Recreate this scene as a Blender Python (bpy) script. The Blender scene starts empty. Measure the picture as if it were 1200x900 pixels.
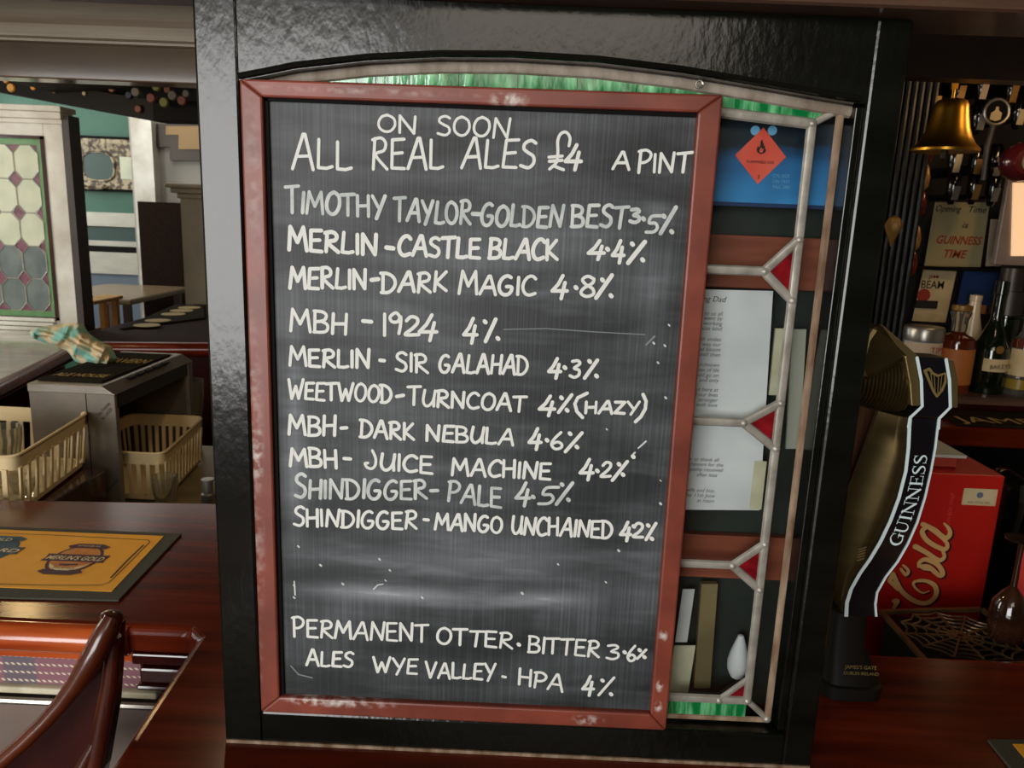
import bpy, bmesh, math, random
from math import pi, sin, cos, radians
from mathutils import Vector, Matrix
random.seed(7)
S = bpy.context.scene
COL = S.collection

# ------------------------------------------------------------------ camera
CAM = Vector((0, -0.8, 0.6205)); FPX = 912.0
YAW, PITCH, ROLL = -0.009907, 0.215466, 0.039491
_f = Vector((sin(YAW)*cos(PITCH), cos(YAW)*cos(PITCH), -sin(PITCH)))
_r0 = Vector((cos(YAW), -sin(YAW), 0)); _u0 = _r0.cross(_f)
_r = _r0*cos(ROLL) + _u0*sin(ROLL); _u = _r.cross(_f)
cd = bpy.data.cameras.new('camera'); cam = bpy.data.objects.new('camera', cd); COL.objects.link(cam)
cd.sensor_width = 36; cd.lens = 36*FPX/1200; cd.clip_start = .05; cd.clip_end = 60
cam.matrix_world = Matrix((( _r.x, _u.x, -_f.x, CAM.x), (_r.y, _u.y, -_f.y, CAM.y), (_r.z, _u.z, -_f.z, CAM.z), (0, 0, 0, 1)))
S.camera = cam
cd.dof.use_dof = True; cd.dof.focus_distance = 0.86; cd.dof.aperture_fstop = 16.0

# ------------------------------------------------------------------ world, light, exposure
w = bpy.data.worlds.new('world'); S.world = w; w.use_nodes = True
w.node_tree.nodes['Background'].inputs[0].default_value = (.75, .85, 1, 1)
w.node_tree.nodes['Background'].inputs[1].default_value = .3
S.view_settings.view_transform = 'Standard'; S.view_settings.look = 'None'
S.view_settings.gamma = 1; S.view_settings.use_curve_mapping = False
S.view_settings.exposure = 0.0
def area(name, loc, aim, sx, sy, watt, col):
    l = bpy.data.lights.new(name, 'AREA'); l.shape = 'RECTANGLE'; l.size = sx; l.size_y = sy; l.energy = watt; l.color = col
    o = bpy.data.objects.new(name, l); COL.objects.link(o); o.location = loc
    o.rotation_euler = (Vector(aim)-Vector(loc)).to_track_quat('-Z', 'Y').to_euler(); return o
def bulb(name, loc, watt, col, r=.03):
    l = bpy.data.lights.new(name, 'POINT'); l.energy = watt; l.color = col; l.shadow_soft_size = r
    o = bpy.data.objects.new(name, l); COL.objects.link(o); o.location = loc; return o
area('window_daylight', (-2.0, -3.72, 0.62), (-2.0, 0, 0.62), 2.5, 2.0, 168, (1, .985, .965))  # daylight of the assumed rear window, after the sheen on the black screen
area('public_bar_ceiling_lamp', (.1, -1.9, 1.42), (-.1, 0, .2), 1.0, .8, 9, (1, .9, .76))  # added fill from above, brightens the bar mats and other upward faces
area('far_left_window_daylight', (-4.1, 1.4, .9), (-2.0, 2.9, .5), 1.2, 1.2, 48, (1, 1, .95))  # added fill that brightens the front of the far partition
area('far_room_daylight', (-4.1, 4.0, 1.0), (-1.5, 3.9, .5), 1.4, 1.4, 46, (.97, 1, .97))  # assumed daylight from the left, no window is built there
area('far_room_ceiling_lamp', (-2.6, 4.2, 1.45), (-2.6, 4.2, 0), 1.2, 1.0, 8, (1, .95, .86))  # added unseen soft light that brightens the far room
bulb('back_bar_lamp', (1.3, .85, .96), 3.2, (1, .62, .28), .05)  # assumed unseen lamp behind the warm highlights on the back bar
bulb('wall_lamp', (-1.90, 1.95, .97), 5.0, (1, .68, .3), .05)  # assumed lamp out of view, placed to give the warm glow on the counter
bulb('under_gantry_lamp', (-.62, .95, .86), 5.0, (1, .72, .42), .04)  # added unseen fill, warms and brightens the yellow mat and the baskets
bulb('bell_lamp', (1.02, .60, .93), .55, (1, .68, .38), .04)  # added fill, brightens the bell below the soffit

# ------------------------------------------------------------------ survey: photo point -> point on a real plane
def ray(px, py): return _f + _r*((px-600)/FPX) + _u*((450-py)/FPX)
def W(px, py, Y):
    d = ray(px, py); return CAM + d*((Y-CAM.y)/d.y)
def WZ(px, py, z):
    d = ray(px, py); return CAM + d*((z-CAM.z)/d.z)

# ------------------------------------------------------------------ materials
def lin(h):
    h = h.lstrip('#'); c = [int(h[i:i+2], 16)/255 for i in (0, 2, 4)]
    return tuple((x/12.92 if x <= .04045 else ((x+.055)/1.055)**2.4) for x in c) + (1,)
M = {}
def mat(name, a, rough=.5, metal=0, b=None, scale=(8, 8, 8), detail=4, bump=0, bscale=None, coat=0, spec=None, emit=0, trans=0, ramp=(.35, .65), alpha=1, ior=None, bdist=.003):
    m = bpy.data.materials.new(name); m.use_nodes = True; nt = m.node_tree; N = nt.nodes; Lk = nt.links
    p = N['Principled BSDF']; p.inputs['Base Color'].default_value = lin(a); p.inputs['Roughness'].default_value = rough
    p.inputs['Metallic'].default_value = metal; p.inputs['Coat Weight'].default_value = coat; p.inputs['Coat Roughness'].default_value = .08
    p.inputs['Transmission Weight'].default_value = trans; p.inputs['Alpha'].default_value = alpha
    if ior: p.inputs['IOR'].default_value = ior
    if spec is not None: p.inputs['Specular IOR Level'].default_value = spec
    if emit: p.inputs['Emission Color'].default_value = lin(a); p.inputs['Emission Strength'].default_value = emit
    tc = N.new('ShaderNodeTexCoord'); mp = N.new('ShaderNodeMapping'); mp.inputs['Scale'].default_value = scale
    Lk.new(tc.outputs['Object'], mp.inputs[0])
    no = N.new('ShaderNodeTexNoise'); no.inputs['Scale'].default_value = 1; no.inputs['Detail'].default_value = detail; Lk.new(mp.outputs[0], no.inputs[0])
    if b:
        cr = N.new('ShaderNodeValToRGB'); cr.color_ramp.elements[0].position = ramp[0]; cr.color_ramp.elements[1].position = ramp[1]
        cr.color_ramp.elements[0].color = lin(a); cr.color_ramp.elements[1].color = lin(b)
        Lk.new(no.outputs[0], cr.inputs[0]); Lk.new(cr.outputs[0], p.inputs['Base Color'])
    if bump:
        n2 = no
        if bscale:
            mp2 = N.new('ShaderNodeMapping'); mp2.inputs['Scale'].default_value = bscale; Lk.new(tc.outputs['Object'], mp2.inputs[0])
            n2 = N.new('ShaderNodeTexNoise'); n2.inputs['Scale'].default_value = 1; n2.inputs['Detail'].default_value = 3; Lk.new(mp2.outputs[0], n2.inputs[0])
        bp = N.new('ShaderNodeBump'); bp.inputs['Strength'].default_value = bump; bp.inputs['Distance'].default_value = bdist
        Lk.new(n2.outputs[0], bp.inputs['Height']); Lk.new(bp.outputs[0], p.inputs['Normal'])
        if coat: Lk.new(bp.outputs[0], p.inputs['Coat Normal'])
    M[name] = m; return m
mat('black_gloss', '#0a0b08', .17, b='#12130f', scale=(6, 6, 25), bump=.32, bscale=(110, 110, 60), spec=.42, bdist=.0012)
mat('black_flute', '#0c0c0b', .4, spec=.25, bump=.8, bscale=(60, 60, 12), bdist=.004)
mat('black_satin', '#141413', .45, b='#1d1c1a', scale=(20, 20, 60), bump=.1)
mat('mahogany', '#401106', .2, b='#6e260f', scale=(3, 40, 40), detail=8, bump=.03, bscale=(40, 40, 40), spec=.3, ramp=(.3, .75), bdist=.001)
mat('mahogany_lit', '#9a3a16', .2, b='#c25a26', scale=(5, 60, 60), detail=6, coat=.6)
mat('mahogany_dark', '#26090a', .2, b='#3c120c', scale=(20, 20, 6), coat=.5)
mat('chair_wood', '#3a140b', .26, b='#58260f', scale=(20, 20, 12), coat=.35)
mat('beam_brown', '#3d2a20', .4, b='#5a4234', scale=(4, 30, 60), coat=.2)
mat('beam_pale', '#968874', .4, b='#b2a590', scale=(3, 20, 60), coat=.3)
mat('header_gloss', '#54463a', .16, b='#62533f', scale=(6, 6, 20), coat=.5)
mat('header_dark', '#241811', .45, b='#32231a', scale=(8, 8, 8))
mat('chalk', '#e4e6e0', .9)
mat('chalk_thin', '#b4bcba', .9, b='#d6dad6', scale=(60, 60, 60))
mat('chalk_faint', '#7f8585', .9)
mat('lead', '#908b80', .42, 0.35, b='#aca79c', scale=(50, 50, 50), bump=.25, bscale=(90, 90, 90))
mat('putty', '#77695a', .6, b='#9b9184', scale=(40, 40, 14), bump=.5, bscale=(90, 90, 60))
mat('putty_brown', '#6b4f38', .6, b='#a08b74', scale=(60, 60, 18), bump=.5, bscale=(90, 90, 60))
mat('white_mark', '#cfc9c4', .8, b='#a98e86', scale=(60, 60, 60))
mat('green_glass', '#0a7038', .1, b='#7fd095', scale=(110, 10, 18), detail=3, coat=.5, ramp=(.42, .72), bump=.2)
mat('red_glass', '#5c0d14', .08, b='#8a1820', scale=(50, 50, 50), coat=.6)
def clear_glass():
    m = bpy.data.materials.new('clear_glass'); m.use_nodes = True; nt = m.node_tree; N = nt.nodes
    g = N.new('ShaderNodeBsdfGlossy'); g.inputs['Roughness'].default_value = .04
    t = N.new('ShaderNodeBsdfTransparent'); t.inputs[0].default_value = (.93, .95, .94, 1)
    fr = N.new('ShaderNodeFresnel'); fr.inputs[0].default_value = 1.5
    tc = N.new('ShaderNodeTexCoord'); no = N.new('ShaderNodeTexNoise'); no.inputs['Scale'].default_value = 28
    bp = N.new('ShaderNodeBump'); bp.inputs['Strength'].default_value = .1; bp.inputs['Distance'].default_value = .001
    nt.links.new(tc.outputs['Object'], no.inputs[0]); nt.links.new(no.outputs[0], bp.inputs['Height']); nt.links.new(bp.outputs[0], g.inputs['Normal'])
    mx = N.new('ShaderNodeMixShader'); nt.links.new(fr.outputs[0], mx.inputs[0]); nt.links.new(t.outputs[0], mx.inputs[1]); nt.links.new(g.outputs[0], mx.inputs[2])
    nt.links.new(mx.outputs[0], N['Material Output'].inputs[0]); M['clear_glass'] = m
clear_glass()
mat('backing', '#17201d', .5, b='#26302b', scale=(12, 12, 12))
mat('batten', '#7a3d2a', .45, b='#96513a', scale=(8, 8, 60))
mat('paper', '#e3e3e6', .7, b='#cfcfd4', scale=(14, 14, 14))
mat('cream', '#d8d2b8', .6, b='#c2bb9c', scale=(30, 30, 30))
mat('cream_dull', '#a9a89c', .6)
mat('ink', '#4c4c50', .8)
mat('print_black', '#17150f', .6)
mat('print_red', '#c03a26', .6)
mat('hazard', '#e8503e', .45, b='#f06a55', scale=(20, 20, 20))
mat('blue_dot', '#6fb2dc', .5)
mat('mat_yellow', '#f2a61a', .6, b='#f8b226', scale=(20, 20, 20))
mat('mat_grey', '#3a3a2e', .8, b='#454538', scale=(300, 300, 300), bump=.3)
mat('merlin_purple', '#4a2a3a', .7); mat('merlin_orange', '#c77425', .7, b='#dd9a4c', scale=(30, 30, 30)); mat('merlin_cream', '#ecd9a8', .7)
mat('wizard_blue', '#27414e', .7, b='#3c5e6c', scale=(40, 40, 40))
mat('basket', '#dcc492', .45, b='#e6d0a0', scale=(8, 8, 8))
mat('steel', '#9a948c', .35, .7, b='#8a8278', scale=(10, 10, 40))
mat('steel_dull', '#6e665c', .4, .3, b='#7d7468', scale=(10, 10, 10))
mat('steel_dark', '#3c3630', .4, .5)
mat('tan_tray', '#8a7a56', .4, b='#6d5f42', scale=(9, 9, 9))
mat('towel_dark', '#1d1912', 1, b='#2a251b', spec=.05, scale=(80, 80, 80), bump=.5)
mat('towel_gold', '#a98c4e', .9)
mat('cloth_aqua', '#86bfae', .95, b='#dcc59a', scale=(16, 9, 16), ramp=(.44, .56), bump=.3, bscale=(200, 200, 200))
mat('marble', '#c9c3b4', .12, b='#a59d8c', scale=(5, 9, 5), coat=.4)
mat('white_paint', '#d6d4ca', .35, b='#b4ad9f', scale=(6, 6, 6), coat=.3)
mat('grey_paint', '#97948c', .6)
mat('pinkish_brown', '#7c6d64', .3, b='#857870', scale=(9, 9, 9), coat=.4)
mat('wall_green', '#2f5a48', .6, b='#35614e', scale=(3, 3, 3))
mat('dark_green', '#1f3a35', .5)
mat('dado_white', '#aaa79c', .5, b='#b7b4a8', scale=(6, 6, 20))
mat('blue_grey', '#5d6a78', .5)
mat('screen_brown', '#1a110c', .9, spec=.08, b='#251812', scale=(60, 60, 60))
mat('column_tan', '#7d715d', .6, b='#6d6250', scale=(6, 6, 6))
mat('pale_orange', '#96794f', .6); mat('table_top', '#7d6a52', .25)
mat('stool_orange', '#b98437', .4, b='#c99548', scale=(20, 20, 5))
mat('mirror', '#c8ccc4', .05, 1.0)
mat('ornate', '#9a8d70', .5, .2, b='#44362a', scale=(26, 26, 26), ramp=(.45, .55))
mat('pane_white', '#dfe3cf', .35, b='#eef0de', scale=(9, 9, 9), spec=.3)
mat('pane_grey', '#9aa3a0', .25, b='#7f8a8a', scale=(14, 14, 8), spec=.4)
mat('pane_pink', '#a87484', .3, b='#8a5c6c', scale=(40, 40, 40)); mat('pane_green', '#7fae78', .3, b='#93bd8c', scale=(20, 20, 20))
mat('dark', '#070504', .75, spec=.15); mat('wood_matte', '#1c0e08', .8, b='#2a160e', scale=(8, 30, 8), spec=.08); mat('dark_wall', '#17110c', .7, b='#21180f', scale=(4, 4, 4))
mat('ceiling_mat', '#6c6358', .8); mat('floor_mat', '#3a2018', .8, b='#4a2a20', scale=(4, 4, 4)); mat('wall_cream', '#a39a88', .8)
mat('brass', '#b8842a', .33, 1.0, b='#cc9838', scale=(20, 20, 8)); mat('bronze', '#43371f', .36, .8, b='#564828', scale=(6, 6, 30))
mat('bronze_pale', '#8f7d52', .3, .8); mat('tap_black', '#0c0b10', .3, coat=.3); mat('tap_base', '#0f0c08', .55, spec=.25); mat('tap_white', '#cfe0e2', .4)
mat('post_oak', '#5a3416', .5, b='#3a200e', scale=(120, 120, 9)); mat('harp_gold', '#b7a062', .3, .7)
mat('coke_red', '#a8180f', .4, b='#b01c12', scale=(5, 5, 5)); mat('coke_cream', '#cfa468', .5); mat('coke_shadow', '#3a0806', .6)
mat('coke_pink', '#d8433f', .4)
mat('iron', '#4a3a26', .4, .6, b='#6a5436', scale=(30, 30, 30))
mat('bottle_green', '#0a1409', .08, coat=.6); mat('bottle_black', '#0b0a09', .1, coat=.5)
mat('amber', '#4e1c0a', .1, b='#6a2a10', scale=(9, 9, 9), coat=.7); mat('smoke_glass', '#20110a', .08, b='#3a2012', scale=(20, 20, 20), coat=.5); mat('amber_label', '#a8642a', .6)
mat('clear_bottle', '#c9c4b4', .05, trans=.9, ior=1.45)
mat('glassware', '#e6e4d6', .05, trans=.95, ior=1.45)
mat('white_bottle', '#c9b592', .25, coat=.4); mat('label_cream', '#c8b48a', .6, b='#b8a478', scale=(20, 20, 20)); mat('label_white', '#c2ae94', .6)
mat('sign_cream', '#a08f62', .6, b='#8f8a66', scale=(12, 12, 12)); mat('sign_red', '#8e2c18', .6); mat('sign_blue', '#162f5a', .5, b='#1a3768', scale=(8, 8, 8))
mat('silver', '#a8a49a', .3, .8); mat('gin_yellow', '#8a7424', .3)
mat('lightbox', '#f2c79a', .5, emit=.75); mat('maroon', '#4d161a', .2, coat=.5)
mat('gold_leaf', '#9a7438', .4, .3, b='#7c5a28', scale=(30, 30, 30))
def translucent(name):
    m = M[name]; nt = m.node_tree; N = nt.nodes; p = N['Principled BSDF']; t = N.new('ShaderNodeBsdfTranslucent'); mx = N.new('ShaderNodeMixShader'); mx.inputs[0].default_value = .5
    src = p.inputs['Base Color'].links
    if src: nt.links.new(src[0].from_socket, t.inputs[0])
    nt.links.new(p.outputs[0], mx.inputs[1]); nt.links.new(t.outputs[0], mx.inputs[2]); nt.links.new(mx.outputs[0], N['Material Output'].inputs[0])
for k_ in ('pane_white', 'pane_grey', 'pane_pink', 'pane_green'): translucent(k_)
def tartan():
    m = bpy.data.materials.new('tartan'); m.use_nodes = True; nt = m.node_tree; N = nt.nodes; L = nt.links
    p = N['Principled BSDF']; p.inputs['Roughness'].default_value = .45
    tc = N.new('ShaderNodeTexCoord'); sx = N.new('ShaderNodeSeparateXYZ'); L.new(tc.outputs['Object'], sx.inputs[0])
    def band(sock, freq, ph, thr):
        a = N.new('ShaderNodeMath'); a.operation = 'MULTIPLY_ADD'; a.inputs[1].default_value = freq; a.inputs[2].default_value = ph; L.new(sock, a.inputs[0])
        s = N.new('ShaderNodeMath'); s.operation = 'FRACT'; L.new(a.outputs[0], s.inputs[0])
        t = N.new('ShaderNodeMath'); t.operation = 'LESS_THAN'; t.inputs[1].default_value = thr; L.new(s.outputs[0], t.inputs[0]); return t.outputs[0]
    vx = band(sx.outputs[0], 8, .2, .4); hz = band(sx.outputs[2], 72, .15, .26)
    dg = N.new('ShaderNodeMath'); dg.operation = 'MULTIPLY_ADD'; dg.inputs[1].default_value = 1.0; L.new(sx.outputs[0], dg.inputs[0]); L.new(sx.outputs[2], dg.inputs[2])
    db = band(dg.outputs[0], 110, 0, .5)
    mul = N.new('ShaderNodeMath'); mul.operation = 'MULTIPLY'; L.new(hz, mul.inputs[0]); L.new(db, mul.inputs[1])
    m1 = N.new('ShaderNodeMixRGB'); m1.inputs[1].default_value = lin('#8a6068'); m1.inputs[2].default_value = lin('#6a5f68'); L.new(vx, m1.inputs[0])
    m2 = N.new('ShaderNodeMixRGB'); m2.inputs[2].default_value = lin('#dccdb8'); L.new(mul.outputs[0], m2.inputs[0]); L.new(m1.outputs[0], m2.inputs[1])
    L.new(m2.outputs[0], p.inputs['Base Color']); M['tartan'] = m
tartan()
def blue_flyer_mat():
    m = bpy.data.materials.new('flyer_blue'); m.use_nodes = True; nt = m.node_tree; N = nt.nodes; L = nt.links
    p = N['Principled BSDF']; p.inputs['Roughness'].default_value = .35
    tc = N.new('ShaderNodeTexCoord'); sx = N.new('ShaderNodeSeparateXYZ'); L.new(tc.outputs['Generated'], sx.inputs[0])
    no = N.new('ShaderNodeTexNoise'); no.inputs['Scale'].default_value = 3; L.new(tc.outputs['Generated'], no.inputs[0])
    a = N.new('ShaderNodeMath'); a.operation = 'MULTIPLY_ADD'; a.inputs[1].default_value = .5; L.new(no.outputs[0], a.inputs[0]); L.new(sx.outputs[2], a.inputs[2])
    cr = N.new('ShaderNodeValToRGB'); e = cr.color_ramp.elements; e[0].position = .35; e[0].color = lin('#3f8fcf'); e[1].position = 1.15; e[1].color = lin('#142430')
    e2 = e.new(.8); e2.color = lin('#245f95')
    L.new(a.outputs[0], cr.inputs[0]); L.new(cr.outputs[0], p.inputs['Base Color']); M['flyer_blue'] = m   # printed gradient of the flyer
blue_flyer_mat()
def board_mat(c):
    # slate black board with wiped chalk haze; c = list of (centre, size, strength) wiped smears
    m = bpy.data.materials.new('blackboard'); m.use_nodes = True; nt = m.node_tree; N = nt.nodes; L = nt.links
    p = N['Principled BSDF']; p.inputs['Roughness'].default_value = .5; p.inputs['Specular IOR Level'].default_value = .35
    tc = N.new('ShaderNodeTexCoord')
    def noise(scale, det=4, lo=.4, hi=.7):
        mp = N.new('ShaderNodeMapping'); mp.inputs['Scale'].default_value = scale; L.new(tc.outputs['Object'], mp.inputs[0])
        no = N.new('ShaderNodeTexNoise'); no.inputs['Scale'].default_value = 1; no.inputs['Detail'].default_value = det; L.new(mp.outputs[0], no.inputs[0])
        r = N.new('ShaderNodeMapRange'); r.inputs[1].default_value = lo; r.inputs[2].default_value = hi; L.new(no.outputs[0], r.inputs[0]); return r.outputs[0]
    def op(o, a, b):
        n = N.new('ShaderNodeMath'); n.operation = o; n.use_clamp = False
        for i, v in enumerate((a, b)):
            if isinstance(v, (int, float)): n.inputs[i].default_value = v
            else: L.new(v, n.inputs[i])
        return n.outputs[0]
    fine = noise((420, 1, 5), 3, .42, .72); wide = noise((5, 1, 16), 5, .42, .78); wipe = noise((9, 1, 60), 6, .5, .85)
    tot = op('ADD', op('MULTIPLY', op('MULTIPLY', fine, op('ADD', wide, .25)), .10), op('MULTIPLY', wide, .13)); tot = op('ADD', tot, op('MULTIPLY', wipe, .08))
    for (cx, cz, sx_, sz_, st) in c:
        mp = N.new('ShaderNodeMapping'); mp.vector_type = 'POINT'
        mp.inputs['Location'].default_value = (-cx/sx_, 0, -cz/sz_); mp.inputs['Scale'].default_value = (1/sx_, 0, 1/sz_); L.new(tc.outputs['Object'], mp.inputs[0])
        g = N.new('ShaderNodeTexGradient'); g.gradient_type = 'QUADRATIC_SPHERE'; L.new(mp.outputs[0], g.inputs[0])
        tot = op('ADD', tot, op('MULTIPLY', op('MULTIPLY', g.outputs[0], op('ADD', wipe, .55)), st))
    mx = N.new('ShaderNodeMixRGB'); mx.inputs[1].default_value = lin('#262a2b'); mx.inputs[2].default_value = lin('#c6ccd4'); mx.use_clamp = True
    L.new(tot, mx.inputs[0]); L.new(mx.outputs[0], p.inputs['Base Color'])
    bp = N.new('ShaderNodeBump'); bp.inputs['Strength'].default_value = .12; bp.inputs['Distance'].default_value = .001; L.new(fine, bp.inputs['Height']); L.new(bp.outputs[0], p.inputs['Normal'])
    M['blackboard'] = m

# ------------------------------------------------------------------ mesh helpers
class MB:
    def __init__(s): s.v = []; s.f = []
    def add(s, vs, fs):
        n = len(s.v); s.v += [Vector(x) for x in vs]; s.f += [tuple(i+n for i in f) for f in fs]; return s
    def box(s, a, b, R=None, c=None):
        x0, y0, z0 = [min(p, q) for p, q in zip(a, b)]; x1, y1, z1 = [max(p, q) for p, q in zip(a, b)]
        vs = [Vector(p) for p in ((x0,y0,z0),(x1,y0,z0),(x1,y1,z0),(x0,y1,z0),(x0,y0,z1),(x1,y0,z1),(x1,y1,z1),(x0,y1,z1))]
        if R is not None: vs = [R @ (p-c) + c for p in vs]
        return s.add(vs, [(3,2,1,0),(4,5,6,7),(0,1,5,4),(1,2,6,5),(2,3,7,6),(3,0,4,7)])
    def prism(s, pts, d):            # planar polygon (3D points) extruded by vector d
        n = len(pts); d = Vector(d); pts = [Vector(p) for p in pts]
        nn = Vector((0,0,0))
        for i in range(n): nn += pts[i].cross(pts[(i+1) % n])
        if nn.dot(d) > 0: pts = pts[::-1]
        vs = pts + [p+d for p in pts]
        return s.add(vs, [tuple(range(n)), tuple(range(2*n-1, n-1, -1))] + [((i+1) % n, i, i+n, (i+1) % n+n) for i in range(n)])
    def bar(s, a, b, w, h, up=(0, 0, 1)):
        a, b = Vector(a), Vector(b); d = (b-a).normalized(); u = Vector(up); sd = d.cross(u).normalized(); u = sd.cross(d)
        q = [a+sd*w/2*i+u*h/2*j for i, j in ((-1,-1),(1,-1),(1,1),(-1,1))]
        return s.add(q+[p+(b-a) for p in q], [(3,2,1,0),(4,5,6,7),(0,1,5,4),(1,2,6,5),(2,3,7,6),(3,0,4,7)])
    def tube(s, P, r, n=8, cap=True, flat=1, up=None):
        P = [Vector(p) for p in P]; m = len(P); rings = []
        rr = r if isinstance(r, (list, tuple)) else [r]*m
        u = None
        for i in range(m):
            t = (P[min(i+1, m-1)]-P[max(i-1, 0)]).normalized()
            if up is not None: a = t.cross(Vector(up)); a = a.normalized(); u2 = a.cross(t)
            else:
                if u is None: u = t.orthogonal()
                u = (u - t*u.dot(t)).normalized(); a = u; u2 = t.cross(a)
            rings.append([P[i] + a*rr[i]*cos(2*pi*k/n) + u2*rr[i]*flat*sin(2*pi*k/n) for k in range(n)])
        vs = [p for r_ in rings for p in r_]; fs = []
        for i in range(m-1):
            for k in range(n): fs.append((i*n+k, i*n+(k+1) % n, (i+1)*n+(k+1) % n, (i+1)*n+k))
        if cap: fs += [tuple(range(n-1, -1, -1)), tuple(range((m-1)*n, m*n))]
        return s.add(vs, fs)
    def lathe(s, prof, c, n=24, axis='z', ribs=0, amp=0, tilt=None):
        vs = []; fs = []; m = len(prof); c = Vector(c)
        for r, h in prof:
            for k in range(n):
                a = 2*pi*k/n; rr = r*(1+(amp*cos(ribs*a) if ribs else 0))
                p = Vector((rr*cos(a), rr*sin(a), h)) if axis == 'z' else (Vector((rr*cos(a), h, rr*sin(a))) if axis == 'y' else Vector((h, rr*cos(a), rr*sin(a))))
                if tilt is not None: p = tilt @ p
                vs.append(c+p)
        for i in range(m-1):
            for k in range(n): fs.append((i*n+k, i*n+(k+1) % n, (i+1)*n+(k+1) % n, (i+1)*n+k))
        if prof[0][0] > 1e-4: fs.append(tuple(range(n-1, -1, -1)))
        if prof[-1][0] > 1e-4: fs.append(tuple(range((m-1)*n, m*n)))
        return s.add(vs, fs)
    def loft(s, rings, cap=True):
        n = len(rings[0]); m = len(rings); vs = [p for r in rings for p in r]; fs = []
        for i in range(m-1):
            for k in range(n): fs.append((i*n+k, i*n+(k+1) % n, (i+1)*n+(k+1) % n, (i+1)*n+k))
        if cap: fs += [tuple(range(n-1, -1, -1)), tuple(range((m-1)*n, m*n))]
        return s.add(vs, fs)
    def build(s, name, m, parent=None, smooth=False, bevel=0, seg=2, fix=True):
        me = bpy.data.meshes.new(name); off = Vector((0, 0, 0))
        o = bpy.data.objects.new(name, me); COL.objects.link(o)
        if parent is not None: o.parent = parent; off = Vector(parent['_w'])
        me.from_pydata([tuple(v-off) for v in s.v], [], s.f); me.update()
        if fix:
            bm = bmesh.new(); bm.from_mesh(me); bmesh.ops.recalc_face_normals(bm, faces=bm.faces); bm.to_mesh(me); bm.free()
        if smooth:
            for p in me.polygons: p.use_smooth = True
            me.set_sharp_from_angle(angle=radians(38))
        me.materials.append(M[m]); o['_w'] = tuple(off)
        if bevel:
            b = o.modifiers.new('bevel', 'BEVEL'); b.width = bevel; b.segments = seg; b.limit_method = 'ANGLE'
        return o
def thing(name, loc, label, cat, group=None):
    o = bpy.data.objects.new(name, None); COL.objects.link(o); o.location = loc; o['_w'] = tuple(loc); o.empty_display_size = .05
    o['label'] = label; o['category'] = cat
    if group: o['group'] = group
    return o
def tag(o, label, cat, group=None):
    o['label'] = label; o['category'] = cat
    if group: o['group'] = group
    return o
def struct(o): o['kind'] = 'structure'; return o
def lab(o, t): o['label'] = t; return o
def text(name, body, m, parent, origin, ux, uy, size, width=None, shear=0, ext=.0006, align='CENTER', bold=0):
    """Lettering: text curve turned into a mesh, laid at origin along ux (reading direction) and uy (up of the letters)."""
    cu = bpy.data.curves.new(name, 'FONT'); cu.body = body; cu.size = 1; cu.align_x = align; cu.shear = shear; cu.offset = bold; cu.resolution_u = 3
    t = bpy.data.objects.new(name, cu); COL.objects.link(t)
    dg = bpy.context.evaluated_depsgraph_get(); me = bpy.data.meshes.new_from_object(t.evaluated_get(dg)); bpy.data.objects.remove(t)
    xs = [v.co.x for v in me.vertices]; wd = (max(xs)-min(xs)) or 1
    sx = size if width is None else width/wd
    ux = Vector(ux).normalized(); uy = Vector(uy).normalized(); nz = ux.cross(uy); O = Vector(origin)
    mb = MB(); mb.v = [O + ux*v.co.x*sx + uy*v.co.y*size + nz*ext for v in me.vertices]; mb.f = [tuple(p.vertices) for p in me.polygons]
    bpy.data.meshes.remove(me)
    return mb.build(name, m, parent, fix=False)
STK = [0]
def stroke(mb, P, w, nz, lift, ws=None):
    """flat brush stroke: ribbon with rounded ends through points P lying on a plane with normal nz"""
    P = [Vector(p) for p in P]; nz = Vector(nz)
    if len(P) == 1: P = [P[0], P[0]+Vector((1e-5, 0, 0))]
    Q = []
    for i in range(len(P)):
        t = (P[min(i+1, len(P)-1)]-P[max(i-1, 0)]).normalized(); Q.append((P[i], nz.cross(t).normalized(), t))
    ws = ws or [w]*len(P)
    for i in range(1, len(P)-1):                      # sharp turn: lift the pen and start a new ribbon
        if (P[i]-P[i-1]).angle(P[i+1]-P[i], 0) > 0.9:
            stroke(mb, P[:i+1], w, nz, lift, ws[:i+1]); stroke(mb, P[i:], w, nz, lift, ws[i:]); return
    Lf = []; Rt = []
    for i, (p, s_, t) in enumerate(Q):
        h = ws[i]/2; Lf.append(p+s_*h); Rt.append(p-s_*h)
    p, s_, t = Q[0]; h = ws[0]/2; c0 = [p + (-t*cos(a)+s_*sin(a))*h for a in (-pi/4, 0, pi/4)]
    p, s_, t = Q[-1]; h = ws[-1]/2; c1 = [p + (t*cos(a)+s_*sin(a))*h for a in (pi/4, 0, -pi/4)]
    STK[0] = (STK[0]+1) % 23; base = len(mb.v); up = nz*(lift+STK[0]*.000022)
    n = len(P); e_ = nz*.000008; Lf = [v+e_*i for i, v in enumerate(Lf)]; Rt = [v+e_*i for i, v in enumerate(Rt)]; c1 = [v+e_*n for v in c1]
    vs = [v+up for v in Lf+Rt+c0+c1]; fs = [(i, i+1, n+i+1, n+i) for i in range(n-1)]
    fs.append((n, 2*n, 2*n+1, 2*n+2, 0)); fs.append((n-1, 2*n+3, 2*n+4, 2*n+5, 2*n-1))
    mb.add(vs, fs)

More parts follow.
